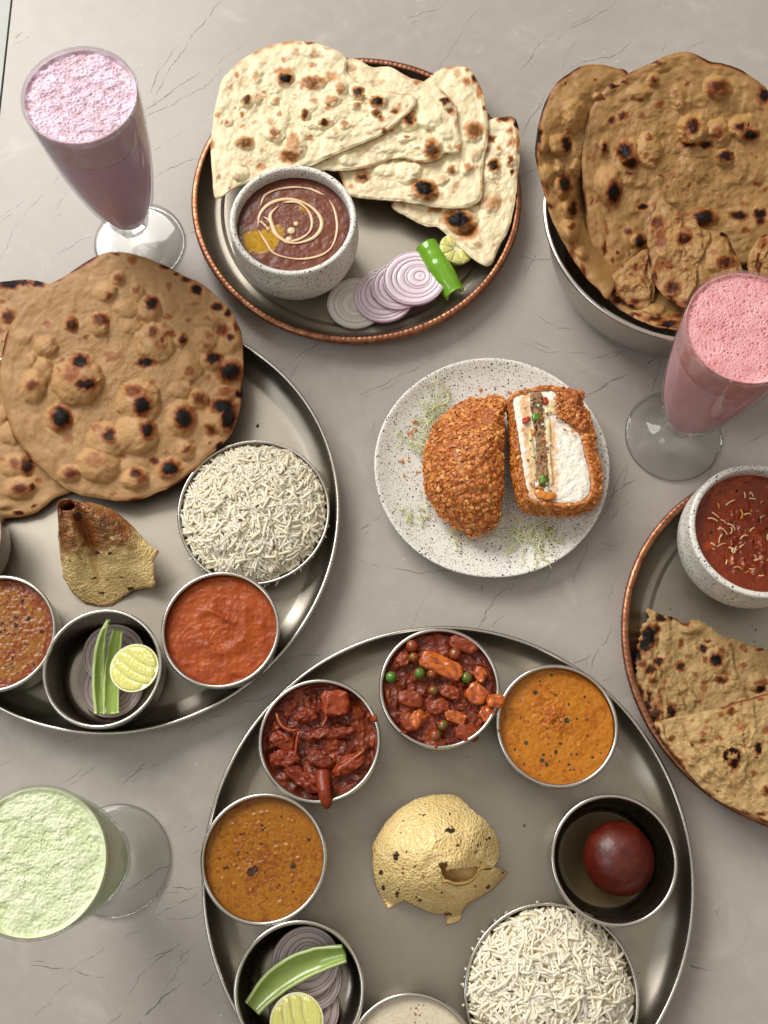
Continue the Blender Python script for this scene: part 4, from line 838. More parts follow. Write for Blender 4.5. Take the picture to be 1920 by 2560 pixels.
# tomato curry: thick, with spoon swirls
def h_tom(x, y):
    r = np.hypot(x+2, y-4); a = np.arctan2(y-4, x+2)
    s1 = 1.6*np.exp(-((r-(17+4*np.sin(a*1.0+2)))/4.5)**2)*sstep(-1.2, .5, np.sin(a+2.6))
    s2 = 1.8*np.exp(-((y-10+.25*(x-2)+1.5*np.sin(x/6))/3.0)**2)*sstep(20, 8, np.abs(x))
    return s1+s2+.8*fbm(x/9, y/9, 50, 3)+.35*fbm(x/2.4, y/2.4, 51, 3)+.5*ridge(x/12+3, y/7, 52, 2)
curry('tomato_curry', 'smooth orange red tomato curry filling the katori beside the rice', 'curry', KP['tomato'], KR, KZ, h_tom, lambda x, y: .45+.5*fbm(x/12, y/12, 53), lambda x, y: blobs(x, y, rpts(16, 36, .3, .8, 54)),
      gravy_mat('tomato_gravy', (.40, .076, .009), (.31, .048, .006), (.08, .012, .005), .34, coat=.2))
# dark red chunky curry
def chunkh(x, y, seed, amp=3.2, s=11):
    f1, f2, cid = voro((x+2*fbm(x/5, y/5, seed))/s, (y+2*fbm(x/5+9, y/5, seed))/s, seed)
    return amp*(cid*.9+.1)*sstep(.75, .15, f1)+1.4*ridge(x/7, y/7, seed+2, 3)+.7*fbm(x/2, y/2, seed+3, 3)
RED = gravy_mat('dark_red_gravy', (.135, .018, .005), (.27, .042, .007), (.030, .008, .004), .24, 230, .7, 1.1)
def h_sab(x, y):
    h = chunkh(x, y, 60, 3.4, 12)-.5
    h = h-3.0*sstep(26, 34, np.hypot(x-4, y+2))*sstep(-.3, .5, fbm(x/14, y/14, 66, 2)+.2)
    return h
sab = curry('chunky_curry', 'glossy dark red curry with onion strips and a paneer cube', 'curry', KP['sabzi'], KR, KZ-.001, h_sab, lambda x, y: .30+.8*fbm(x/9, y/9, 61)+.12*h_sab(x, y)/3, lambda x, y: blobs(x, y, rpts(10, 34, .5, 1.4, 62)), RED, bits=True)
# peas and carrots
def h_veg(x, y): return chunkh(x, y, 80, 2.8, 9)
vegt = curry('vegetable_curry', 'dark red vegetable curry with green peas and carrot sticks', 'curry', KP['veg'], KR, KZ, h_veg, lambda x, y: .35+.8*fbm(x/8, y/8, 81), lambda x, y: blobs(x, y, rpts(8, 34, .4, 1.0, 82)), RED, bits=True)
# orange curry
def h_or(x, y):
    c_ = np.exp(-((x+1)**2+(y-6)**2)/150); return 1.8*c_*(1+.8*fbm(x/2.5, y/2.5, 92, 3))+.6*fbm(x/8, y/8, 91, 3)+.45*fbm(x/2.2, y/2.2, 93, 3)+.8*np.exp(-((x-14)**2+(y+12)**2)/30)*(1+fbm(x/2, y/2, 99))
curry('orange_curry', 'orange yellow creamy curry flecked with dark green leaves', 'curry', KP['orange'], KR, KZ, h_or, lambda x, y: .30+.5*fbm(x/9, y/9, 94)+.5*fbm(x/1.8, y/1.8, 98, 3)+.8*np.exp(-((x+1)**2+(y-6)**2)/60), lambda x, y: blobs(x, y, rpts(75, 37, .35, 1.1, 95)+[(-14, 24, 2), (1, 22, 1.3), (8, 4, 2.2), (-22, -12, 1.8), (-11, -24, 1.8), (-8, -27, 1.3), (-1, -18, 1.4)]),
      gravy_mat('orange_gravy', (.50, .175, .012), (.40, .105, .008), (.05, .045, .012), .28, 200, .3))
# dal, bottom thali
def h_dal(x, y): return .4*fbm(x/7, y/7, 101, 3)+.35*fbm(x/1.5, y/1.5, 109, 3)+.5*blobs(x, y, rpts(60, 34, .6, 1.7, 102))+1.2*np.exp(-((x+8)**2+(y+9)**2)/40)
curry('yellow_dal', 'brownish yellow dal with tempering in the left katori of the bottom thali', 'dal', KP['dal'], KR, KZ+.0005, h_dal, lambda x, y: .30+.40*fbm(x/7, y/7, 103)+.75*fbm(x/1.6, y/1.6, 108, 3)+.4*np.exp(-((x+2)**2+(y+4)**2)/160), lambda x, y: .85*blobs(x, y, rpts(45, 35, .35, 1.2, 104)+[(-9, -9, 3.2), (20, -5, 2.2), (-6, -7, 2.4)]),
      gravy_mat('dal_gravy', (.36, .135, .008), (.27, .070, .005), (.06, .022, .008), .18, 210, .6), bits=None)
# left edge dal
def h_dl(x, y): return .5*fbm(x/7, y/7, 111, 3)+.5*fbm(x/2, y/2, 112, 2)
curry('speckled_dal', 'brown oily dal with dark flecks in the katori cut off by the left edge', 'dal', KP['dal_l'], KR, KZ, h_dl, lambda x, y: .30+.40*fbm(x/6, y/6, 113)+.75*fbm(x/1.5, y/1.5, 118, 3)+sstep(30, 40, np.hypot(x, y))*.5, lambda x, y: blobs(x, y, rpts(30, 36, .7, 2.2, 114)),
      gravy_mat('brown_gravy', (.30, .115, .014), (.22, .032, .006), (.05, .015, .008), .2, 210, .6))
# kheer
kh = curry('kheer', 'pale cream kheer sprinkled with brown spice at the bottom edge', 'kheer', KP['kheer'], KR, KZ+.002, lambda x, y: .3*fbm(x/8, y/8, 121, 3), lambda x, y: .4+.4*fbm(x/9, y/9, 122), lambda x, y: .8*blobs(x, y, [(g_[0]*.5+2, g_[1]*.45+22, g_[2]) for g_ in rpts(34, 34, .3, .9, 123)]),
      gravy_mat('kheer_cream', (.70, .62, .46), (.66, .57, .40), (.30, .10, .03), .25, 120, .3))

# brown dal with cream swirl in the ceramic bowl
BZ = FL+.0555; BR = .0462
ghee = [loc_mm(B1, *ZB(360, 1000), BZ), loc_mm(B1, *ZB(600, 820), BZ), loc_mm(B1, *ZB(430, 960), BZ)]
def gt(x, y):
    w = .8*fbm(x/4, y/4, 131, 3)
    g0 = sstep(1.15, .9, np.hypot((x-ghee[0][0])/14, (y-ghee[0][1])/11)+.3*w)
    g1 = .7*sstep(1.1, .8, np.hypot((x-ghee[1][0])/10, (y-ghee[1][1])/10)+.3*w)*(1-sstep(.2, .8, np.hypot(x-ghee[1][0]+11, y-ghee[1][1]+5)/9-.6))
    g2 = .8*sstep(1.1, .8, np.hypot((x-ghee[2][0])/8, (y-ghee[2][1])/9)+.3*w)
    return np.maximum(np.maximum(g0, g1*.85), g2)
M = Mat('brown_dal_gravy'); n = M.noise(190, 5, .65); n2 = M.noise(800, 4, .7)
cb = M.mix(M.ramp(n, [(.3, 0), (.7, 1)]), (.20, .050, .018), (.13, .028, .009))
cb = M.mix(M.ramp(n2, [(.3, .4), (.5, 0)]), cb, (.07, .018, .01))
cg = M.mix(M.ramp(n, [(.35, 0), (.65, 1)]), (.42, .20, .010), (.56, .34, .025))
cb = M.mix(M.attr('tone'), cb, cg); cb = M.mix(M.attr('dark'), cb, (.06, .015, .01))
M.set(base=cb, rough=M.ramp(M.attr('tone'), [(0, .34), (1, .08)]), coat=.08, coatr=.08, spec=.35)
M.bump(n2, .06, .0004)
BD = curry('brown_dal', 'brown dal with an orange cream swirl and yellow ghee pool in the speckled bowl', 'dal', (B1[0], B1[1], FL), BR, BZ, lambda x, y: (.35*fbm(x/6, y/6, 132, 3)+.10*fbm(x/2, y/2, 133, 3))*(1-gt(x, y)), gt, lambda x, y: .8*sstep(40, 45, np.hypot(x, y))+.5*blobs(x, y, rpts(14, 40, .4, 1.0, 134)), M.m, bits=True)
M = Mat('cream_swirl'); M.set(base=(.86, .60, .36), rough=.3, sss=.1, sssr=(.003, .002, .001), ssss=1.0); CREAM = M.m
def swirl(pts, w):
    w = w*.78
    q = open_curve([(*ZB(*p),) for p in pts], 60); z = BZ+.0006; pp = P(q[:, 0], q[:, 1], z)
    k = np.linspace(0, 1, 60); rad = w*(.55+.45*np.abs(np.sin(k*9)))*np.minimum(1, np.minimum(k, 1-k)*9+.35)
    return tube(pp, rad, 8, .45)
for pts, w in [([(365, 830), (385, 780), (440, 752), (520, 740), (600, 748), (668, 778)], .0014), ([(692, 800), (718, 850), (730, 930), (712, 1010), (670, 1055), (600, 1078), (520, 1080), (430, 1055), (390, 1000), (355, 945)], .0013),
               ([(352, 930), (362, 870), (400, 825), (460, 800), (530, 800), (600, 830), (648, 880), (655, 930), (625, 975), (570, 1000), (510, 1005), (450, 975), (420, 920), (412, 870), (450, 830)], .0021), ([(470, 812), (540, 812), (590, 850), (610, 900), (600, 950), (555, 985), (500, 1000)], .0015), ([(360, 900), (385, 920), (405, 945)], .0013), ([(380, 880), (410, 905), (430, 960), (480, 1000), (530, 1005)], .0012)]:
    V, f = swirl(pts, w); add('cream_trail', V, f, CREAM, BD)
for x, y, r in ((535, 915, .0024), (512, 948, .0036), (500, 990, .0030)):
    w = PT(ZB(x, y), BZ+.0004); V, f = lathe([(0, .0011), (r*.6, .0009), (r, 0), (r*.8, -.0004), (0, -.0004)], 20, c=tuple(w)); add('cream_drop', V, f, CREAM, BD)

# red curry with shredded cheese, right bowl
RC = curry('red_curry', 'dark red oily curry topped with shredded cheese in the right bowl', 'curry', (B2[0], B2[1], FL), BR, BZ-.0005, lambda x, y: 2.2*ridge(x/7, y/7, 141, 3)*sstep(38, 20, np.hypot(x, y+4))+.6*fbm(x/3, y/3, 142, 3), lambda x, y: .2+.8*fbm(x/9, y/9, 143), lambda x, y: blobs(x, y, rpts(12, 38, .5, 1.5, 144)),
           gravy_mat('red_oily_gravy', (.21, .028, .005), (.37, .060, .008), (.04, .010, .005), .16, 200, .8), bits=True)
M = Mat('cheese'); M.set(base=(.82, .56, .30), rough=.4, sss=.1, sssr=(.003, .002, .001), ssss=1.0); CHEESE = M.m
M = Mat('orange_zest'); M.set(base=(.70, .33, .03), rough=.4); ZEST = M.m
g = np.random.default_rng(15)
for i in range(54):
    a = g.uniform(0, 6.28); q = .036*math.sqrt(g.random()); cx0 = B2[0]+q*math.cos(a); cy0 = B2[1]+q*math.sin(a)
    L = g.uniform(.0015, .0095); b = g.uniform(0, 6.28); cur = g.uniform(-1.6, 1.6); n_ = 9
    ang = b+cur*np.linspace(0, 1, n_); pth = np.stack([cx0+np.cumsum(np.cos(ang))*L/n_, cy0+np.cumsum(np.sin(ang))*L/n_, np.full(n_, BZ+.0016)+.0006*np.sin(np.linspace(0, 3, n_))], -1)
    V, f = tube(pth, g.uniform(.0003, .0006), 5, .7); add('cheese_shred', V, f, ZEST if i % 6 == 0 else CHEESE, RC)

# ------------------------------------------------------------------ chunks, peas
def sq(v, e): return np.sign(v)*np.abs(v)**e
def chunk(name, a, b, w, hgt, mat, parent=None, e=.35, seed=0, rough=.0006, nu=18, nv=26, zc=0.0, tone=.5):
    """boxy lump between world points a and b"""
    a = np.array(a, float); b = np.array(b, float); d = b-a; L = np.linalg.norm(d); t = d/L
    s = np.cross([0, 0, 1.], t); s /= np.linalg.norm(s)+1e-9; n = np.cross(t, s)
    ph = np.linspace(-math.pi/2, math.pi/2, nu)[1:-1][:, None]; th = (np.arange(nv)/nv*2*math.pi)[None, :]
    X = sq(np.cos(ph), e)*sq(np.cos(th), e); Y = sq(np.cos(ph), e)*sq(np.sin(th), e); Zz = sq(np.sin(ph), e)*np.ones_like(th)
    V = np.stack([X*L/2, Y*w/2, Zz*hgt/2], -1).reshape(-1, 3); V = np.vstack([V, [[0, 0, -hgt/2], [0, 0, hgt/2]]])
    V[:, 0] += rough*fbm(V[:, 1]*500+seed, V[:, 2]*500, seed, 2); V[:, 1] += rough*fbm(V[:, 0]*400+seed, V[:, 2]*400, seed+1, 2); V[:, 2] += rough*fbm(V[:, 0]*400+seed, V[:, 1]*400, seed+2, 2)
    Wd = (a+b)/2+V[:, :1]*t+V[:, 1:2]*s+V[:, 2:3]*n
    nn = nu-2; fs = [grid_faces(nn, nv), fan(len(V)-2, 0, nv), fan(len(V)-1, (nn-1)*nv, nv, True)]
    return add(name, Wd, fs, mat, parent, {'tone': np.full(len(V), tone), 'dark': np.zeros(len(V))})
def veg_mat(name, c1, c2, rough=.25, sauce=(.30, .035, .010), cov=.5):
    M = Mat(name); n = M.noise(220, 4, .6); n2 = M.noise(900, 3)
    c = M.mix(n2, c1, c2); c = M.mix(M.ramp(n, [(cov-.05, 1), (cov+.12, 0)]), c, sauce)
    M.set(base=c, rough=rough, coat=.4, coatr=.1, sss=.05, sssr=(.003, .001, .001), ssss=1.0); M.bump(n2, .25, .0006); M.bump(n, .3, .001); return M.m
CARROT = veg_mat('carrot', (.60, .155, .010), (.52, .10, .008), sauce=(.30, .045, .008), cov=.43)
PEA = veg_mat('pea', (.07, .14, .012), (.12, .19, .02), cov=.50); PEAB = veg_mat('bright_pea', (.05, .16, .015), (.10, .24, .03), cov=.36); PEAO = veg_mat('olive_pea', (.12, .10, .012), (.17, .13, .015), cov=.50)
zs = KZ+.0035
for i, (x, y, r, m) in enumerate([(245, 142, 29, PEAO), (253, 195, 24, PEA), (447, 180, 30, PEAO), (147, 288, 27, PEAB), (280, 270, 27, PEAB), (340, 272, 26, PEAO), (502, 290, 26, PEAB), (345, 352, 24, PEA), (390, 515, 25, PEA), (355, 563, 28, PEAO)]):
    w = PT(ZI(x, y), zs+.0012); rr = r/1.885/2666*.78; h_ = [(0, rr*.95)]+[(rr*math.cos(a), rr*.95*math.sin(a)) for a in np.linspace(1.3, -1.3, 9)]+[(0, -rr*.95)]
    V, f = lathe(h_, 20, c=tuple(w)); V[:, 2] += .0003*fbm(V[:, 0]*900, V[:, 1]*900, i, 2); add('pea', V, f, m, vegt)
def wz(z_, x, y, z): return PT(z_(x, y), z)
for i, (p, q, w, h_, dz) in enumerate([((285, 190), (480, 282), .0135, .007, .0045), ((520, 400), (580, 330), .015, .008, .003), ((600, 395), (682, 402), .0095, .006, .0075), ((245, 520), (300, 450), .010, .006, .002), ((540, 250), (590, 300), .009, .006, .002), ((570, 440), (620, 480), .011, .006, .002), ((400, 460), (500, 490), .008, .005, .0018)]):
    chunk('carrot_piece', wz(ZI, *p, zs+dz-.002), wz(ZI, *q, zs+dz-.002), w, h_, CARROT, vegt, .5, 200+i, .0014)
for i, (p, q, w, h_) in enumerate([((180, 230), (230, 180), .010, .004), ((420, 115), (560, 150), .012, .005), ((180, 380), (300, 400), .012, .005), ((320, 440), (420, 420), .011, .005), ((200, 460), (260, 540), .010, .005), ((450, 540), (560, 560), .012, .005), ((380, 340), (470, 380), .010, .004), ((300, 590), (400, 600), .009, .004)]):
    chunk('tomato_piece', wz(ZI, *p, zs-.0005), wz(ZI, *q, zs), w, h_, RED, vegt, .75, 220+i, .0014, tone=.7)
# paneer cube and onion strips in the dark red curry
SAUCED = gravy_mat('sauced_lump', (.16, .017, .004), (.31, .043, .006), (.06, .012, .006), .24, 300, .7, 1.1)
for i, (p, q, w, h_, e, tn) in enumerate([((790, 540), (960, 530), .0185, .010, .5, .9), ((640, 640), (760, 580), .009, .005, .8, .5), ((480, 740), (640, 800), .011, .006, .8, .5), ((700, 740), (1000, 690), .008, .005, .8, .5), ((480, 880), (660, 850), .012, .006, .8, .5), ((650, 1000), (820, 1030), .013, .006, .8, .5), ((860, 960), (1060, 850), .011, .006, .8, .7), ((560, 900), (700, 1020), .010, .005, .8, .4), ((700, 850), (860, 900), .011, .005, .8, .4), ((1070, 600), (1125, 650), .006, .004, .9, .6)]):
    chunk('sauced_chunk', wz(ZH, *p, KZ+(.005 if i == 0 else .002)), wz(ZH, *q, KZ+(.004 if i == 0 else .0022)), w, h_, SAUCED, sab, e, 240+i, .0022, tone=tn)
q = open_curve([(800, 950), (800, 1010), (810, 1080), (825, 1150), (835, 1175)], 22); pz = np.r_[np.linspace(KZ+.003, FL+KH+.0035, 12), np.linspace(FL+KH+.0036, FL+KH+.002, 10)]
w = ZH(q[:, 0], q[:, 1]); pp = P(w[0], w[1], pz); V, f = tube(pp, .0042*np.r_[np.linspace(1.3, 1, 18), .9, .75, .55, .25], 14, .7); V[:, 0] += .0005*fbm(V[:, 1]*700, V[:, 2]*700, 5, 2)
add('sauced_chunk', V, f, SAUCED, sab, {'tone': np.full(len(V), .5), 'dark': np.zeros(len(V))})
ONS = veg_mat('cooked_onion', (.50, .14, .03), (.40, .08, .02), cov=.45)
for pts in ([(515, 590), (530, 640), (560, 680), (610, 700), (650, 690)], [(655, 700), (640, 760), (630, 840), (620, 860)], [(800, 560), (820, 620), (790, 680)], [(880, 940), (960, 890), (1050, 820)]):
    q = open_curve(pts, 20); w = ZH(q[:, 0], q[:, 1]); pp = P(w[0], w[1], KZ+.0042); V, f = tube(pp, .0011*np.minimum(1, np.minimum(np.linspace(0, 1, 20), np.linspace(1, 0, 20))*8+.3), 8, 1.6); add('onion_strip', V, f, ONS, sab)

# gulab jamun
c = P(*ZI(1218, 1142), FL+.022); r = .0246
nu, nv = 70, 120; ph = np.linspace(-math.pi/2, math.pi/2, nu)[1:-1][:, None]; th = (np.arange(nv)/nv*2*math.pi)[None, :]
D = np.stack([np.cos(ph)*np.cos(th), np.cos(ph)*np.sin(th), np.sin(ph)*np.ones_like(th)], -1).reshape(-1, 3); D = np.vstack([D, [[0, 0, -1], [0, 0, 1]]])
rr = r*(1+.018*fbm(D[:, 0]*1.5+3, D[:, 1]*1.5+D[:, 2], 3, 2)+.004*fbm(D[:, 0]*9, D[:, 1]*9+D[:, 2]*5, 5, 3)); V = D*rr[:, None]*np.array([1, 1.04, .86])+np.array([c[0], c[1], FL+.0012+r*.86])
M = Mat('fried_milk_ball'); n = M.noise(120, 4); n2 = M.noise(1300, 3, .6)
M.set(base=M.mix(M.ramp(n, [(.3, 0), (.7, 1)]), (.062, .0055, .0022), (.115, .014, .0045)), rough=M.ramp(n, [(.35, .30), (.65, .42)]), spec=.4, coat=.15, coatr=.12, sss=.04, sssr=(.004, .001, .0005), ssss=1.0); M.bump(n2, .28, .0006); M.bump(n, .2, .0015)
o = add('gulab_jamun', V, [grid_faces(nu-2, nv), fan(len(V)-2, 0, nv), fan(len(V)-1, (nu-3)*nv, nv, True)], M.m, origin=(c[0], c[1], FL)); tag(o, 'dark red brown glossy gulab jamun ball alone in its katori', 'sweet')
M = Mat('syrup'); M.set(base=(.30, .22, .11), rough=.06, trans=.55, ior=1.4); 
V, f = lathe([(0, FL+.0030), (.0318, FL+.0030), (.0330, FL+.0034), (.0322, FL+.0022), (0, FL+.0016)], 96, c=(KP['gulab'][0], KP['gulab'][1], 0)); o = add('syrup', V, f, M.m, origin=KP['gulab']); tag(o, 'thin puddle of clear sugar syrup under the gulab jamun', 'syrup')

# ------------------------------------------------------------------ rice
M = Mat('rice'); n = M.noise(300, 2)
M.set(base=M.mix(M.math('ADD', M.math('MULTIPLY', M.island(), .6), M.math('MULTIPLY', n, .4)), (.97, .90, .74), (.93, .81, .56)), rough=.36, spec=.45, sss=.5, sssr=(.003, .0026, .002), ssss=1.0); RICE = M.m
M = Mat('rice_base'); n = M.noise(500, 3); M.set(base=M.mix(n, (.84, .74, .54), (.74, .63, .44)), rough=.6); RICEB = M.m
M = Mat('cumin'); M.set(base=(.09, .035, .015), rough=.5); CUMIN = M.m
def grain_geo(g, L=None):
    L = L or g.uniform(.0118, .0158); n_ = 8; s = np.linspace(-1, 1, n_); bend = g.uniform(.0, .17)*L
    pth = np.stack([s*L/2, bend*(1-s*s), .04*L*np.sin(s*2+g.uniform(0, 6))], -1)
    rad = g.uniform(.00104, .00126)*np.sqrt(np.clip(1-(s*.96)**4, .02, 1))
    rad[0] *= 1.9; rad[-1] *= 1.6
    return tube(pth, rad, 6, .82)
gg = np.random.default_rng(77)
GR = [grain_geo(gg, gg.uniform(.006, .009) if _ > 13 else None) for _ in range(16)]
GRM = [mesh('grain', V, f) for V, f in GR]
for m in GRM: m.materials.append(RICE)
def rice(c, R, H, label, seed, ex=1.0):
    t = thing('rice_mound', label, 'rice', (c[0], c[1], FL+.004)); g = np.random.default_rng(seed)
    def hz(x, y): 
        q = np.hypot(x, y)/R
        return FL+.010+H*np.clip(1-q**2.6, 0, 1)**.8+.0022*fbm(x*110, y*110, seed, 3)
    nr, nt = 40, 100; th = np.arange(nt)/nt*2*math.pi; u = np.linspace(0, 1, nr+1)[1:]*.95
    X = u[:, None]*R*np.cos(th); Y = u[:, None]*R*np.sin(th)
    V = np.stack([X+c[0], Y+c[1], hz(X, Y)-.0018], -1).reshape(-1, 3)
    lo = np.stack([.9*R*np.cos(th)*.9+c[0], .9*R*np.sin(th)*.9+c[1], np.full(nt, FL+.006)], -1)
    V = np.vstack([V, lo, [[c[0], c[1], float(hz(np.zeros(1), np.zeros(1))[0])-.003]], [[c[0], c[1], FL+.004]]])
    add('packed_rice', V, [grid_faces(nr+1, nt), fan(len(V)-2, 0, nt), fan(len(V)-1, nr*nt, nt, True)], RICEB, t)
    stuff = []; cm = []; off = root_loc(t)
    N = 1900
    for i in range(N+26):
        a = g.uniform(0, 6.283); q = math.sqrt(g.uniform(0, 1))*R*.955; x, y = q*math.cos(a), q*math.sin(a)
        top_ = i < 300; e = .002
        z0 = hz(np.array([x, x+e, x]), np.array([y, y, y+e])); nrm = np.array([-(z0[1]-z0[0])/e*.7, -(z0[2]-z0[0])/e*.7, 1.]); nrm /= np.linalg.norm(nrm)
        Rm = align(nrm, float(fbm(np.array([x*70]), np.array([y*70]), seed+4, 2)[0])*9+g.normal(0, .75)) @ np.array(Matrix.Rotation(g.normal(0, .10), 3, 'Y')) @ np.array(Matrix.Rotation(g.uniform(-1, 1), 3, 'X'))
        lift = g.uniform(.0004, .0016) if top_ else g.uniform(-.0024, .0008)
        p = np.array([x+c[0], y+c[1], z0[0]+lift])
        if i >= N:
            V, f = tube(np.stack([np.linspace(-.0022, .0022, 5), np.zeros(5), np.zeros(5)], -1), [.0002, .0006, .0007, .0006, .0002], 6); cm.append((V @ Rm.T+p+np.array([0, 0, .0026]), f)); continue
        k = int(g.integers(len(GR)))
        if top_:
            o = bpy.data.objects.new('grain', GRM[k]); COL.objects.link(o); o.parent = t
            o.matrix_local = Matrix([[*Rm[0], p[0]-off[0]], [*Rm[1], p[1]-off[1]], [*Rm[2], p[2]-off[2]], [0, 0, 0, 1]])
        else: stuff.append((GR[k][0] @ Rm.T+p, GR[k][1]))
    V, f = join(stuff); o = add('loose_grains', V, f, RICE, t); o['kind'] = 'stuff'
    V, f = join(cm); o = add('cumin_seeds', V, f, CUMIN, t); o['kind'] = 'stuff'
rice(RD[0], .0580, .020, 'heaped white basmati rice with cumin in the dish on the left thali', 301)
rice(RD[1], .0580, .024, 'heaped white basmati rice with cumin on the bottom thali below the gulab jamun', 302)

# ------------------------------------------------------------------ the fried bun on the speckled plate
def plate_z(x, y):
    r = np.hypot(x-PC[0], y-PC[1]); return np.interp(r, [0, .05, .066, .080, .0885, .0925], [.0060, .0062, .0078, .0125, .0172, .0184])
def by_angle(outline, c, nt):
    """polygon resampled at equal angles round c (px)"""
    q = closed_curve(outline, 720); a = np.unwrap(np.arctan2(q[:, 1]-c[1], q[:, 0]-c[0])); r = np.hypot(q[:, 0]-c[0], q[:, 1]-c[1])
    if a[-1] < a[0]: a = a[::-1]; r = r[::-1]
    a0 = np.concatenate([a+k*2*math.pi for k in (-2, -1, 0, 1, 2)]); r0 = np.tile(r, 5); o_ = np.argsort(a0)
    t = np.arange(nt)/nt*2*math.pi; return t, np.interp(t, a0[o_], r0[o_])
def loft_add(name, rings, mat, parent=None, attrs=None, cap0=True, cap1=True, origin=None):
    nt = len(rings[0]); n = len(rings); V = np.concatenate(rings); fs = [grid_faces(n, nt)]
    ex = 0
    if cap0: V = np.vstack([V, [rings[0].mean(0)]]); fs.append(fan(len(V)-1, 0, nt)); ex += 1
    if cap1: V = np.vstack([V, [rings[-1].mean(0)]]); fs.append(fan(len(V)-1, (n-1)*nt, nt, True)); ex += 1
    if attrs: attrs = {k: np.r_[v, np.full(ex, np.mean(v))] for k, v in attrs.items()}
    return add(name, V, fs, mat, parent, attrs, origin=origin)
M = Mat('fried_crust'); n = M.noise(150, 5, .65); n2 = M.noise(900, 4, .7)
col = M.mix(M.ramp(M.math('ADD', M.math('MULTIPLY', n, .6), M.math('MULTIPLY', M.island(), .4)), [(.25, 0), (.75, 1)]), (.36, .080, .014), (.60, .22, .045))
col = M.mix(M.ramp(n2, [(.3, .5), (.5, 0)]), col, (.15, .035, .01))
M.set(base=col, rough=M.ramp(n2, [(.3, .35), (.7, .55)]), spec=.5, coat=.15, coatr=.25); M.bump(n2, .5, .0009); CRUST = M.m
M = Mat('corn_flake'); n = M.noise(500, 4, .65); n2 = M.noise(1600, 2)
isl = M.island(); col = M.ramp(isl, [(0, (.42, .100, .016)), (.35, (.56, .175, .030)), (.75, (.70, .28, .055)), (1, (.80, .42, .11))])
col = M.mix(M.ramp(n, [(.35, .6), (.55, 0)]), col, (.40, .11, .02))
M.set(base=col, rough=.42, spec=.5, coat=.15, coatr=.25); M.bump(n, .4, .0008); FLAKE = M.m
M = Mat('white_crumb'); f1 = M.voro(420, 'F1'); n = M.noise(260, 5, .65)
col = M.mix(M.ramp(n, [(.35, .8), (.6, 0)]), (.93, .90, .81), (.84, .77, .60)); col = M.mix(M.attr('tone'), col, (.72, .36, .09))
M.set(base=col, rough=.85, sss=.2, sssr=(.004, .003, .002), ssss=1.0); M.bump(M.ramp(f1, [(0, 0), (.6, 1)]), .4, .0010); M.bump(n, .3, .0012); CRUMB = M.m
M = Mat('patty'); n = M.noise(330, 5, .7); col = M.ramp(n, [(.3, (.16, .07, .035)), (.5, (.36, .19, .10)), (.62, (.45, .30, .10)), (.75, (.30, .10, .05))]); M.set(base=col, rough=.5); M.bump(n, .8, .0016); PATTY = M.m
M = Mat('melted_cheese'); M.set(base=(.78, .62, .34), rough=.3, sss=.15, sssr=(.004, .002, .001), ssss=1.0); MELT = M.m
M = Mat('pepper_green'); n = M.noise(200, 3); M.set(base=M.mix(n, (.06, .17, .01), (.16, .32, .03)), rough=.25, coat=.3); PGREEN = M.m
M = Mat('pepper_red'); M.set(base=(.45, .04, .01), rough=.3, coat=.3); PRED = M.m
M = Mat('chilli_sauce'); n = M.noise(200, 3); M.set(base=M.mix(n, (.62, .18, .02), (.70, .30, .05)), rough=.25, coat=.4); SAUCE = M.m
def pad(name, outline, z0, h, mat, zz, parent=None, noise=.0006, ns=300, seed=0, nt=90, nr=16, tone=None, c=None, p=5, under=.002):
    o = [zz(*q) for q in outline]; cc = np.array(zz(*c)) if c else np.mean(o, 0)
    t, r = by_angle(o, cc, nt); r = r*(1+(.0 if noise < .0004 else .10 if nt < 130 else .012)*fbm(3*np.cos(t)+seed, 3*np.sin(t), seed+3, 3)); rings = []; tn = []
    for u in np.linspace(.04, 1, nr):
        px = cc[0]+u*r*np.cos(t); py = cc[1]+u*r*np.sin(t); z = z0+h*(1-u**p)**.5 if h else z0+0*px
        if noise >= .0004: px, py = px+2.4*fbm(px/7, py/7, seed+50, 3), py+2.4*fbm(px/7+5, py/7, seed+51, 3)
        w = P(px, py, z+0*px); w[:, 2] += noise*fbm(w[:, 0]*ns, w[:, 1]*ns, seed, 3)*(1-.6*(u > .97)); rings.append(w); tn.append(tone(px, py) if tone else 0*px)
    w = rings[-1].copy(); w[:, 2] = z0-under; rings.append(w); tn.append(tn[-1])
    return loft_add(name, rings, mat, parent, {'tone': np.concatenate(tn)})
def flake_geo(g, r):
    n_ = 7; a = np.arange(n_)/n_*2*math.pi+g.uniform(-.25, .25, n_); rr = r*g.uniform(.6, 1.15, n_); asp = g.uniform(.6, 1)
    cx = rr*np.cos(a); cy = rr*np.sin(a)*asp; cz = g.uniform(-.22, .22)*r*((cx/r)**2)+g.uniform(-.10, .10, n_)*r; tkn = r*.22
    V = np.r_[np.c_[cx*.55, cy*.55, cz*.3+tkn], np.c_[cx, cy, cz+tkn*.4], np.c_[cx*.9, cy*.9, cz-tkn*.6], [[0, 0, tkn*1.1]], [[0, 0, -tkn*.6]]]
    j = np.arange(n_); jn = (j+1) % n_
    return V, [np.r_[np.stack([j, n_+j, n_+jn, jn], -1), np.stack([n_+j, 2*n_+j, 2*n_+jn, n_+jn], -1)], np.r_[fan(3*n_, 0, n_)[:, [0, 1, 2]], fan(3*n_+1, 2*n_, n_, True)]]
gf = np.random.default_rng(31)
FG = [flake_geo(gf, r) for r in (.0014, .0018, .0022, .0026, .0030, .0020, .0024, .0017)]
FGM = [mesh('flake', V, f, smooth=False) for V, f in FG]
for m in FGM: m.materials.append(FLAKE)
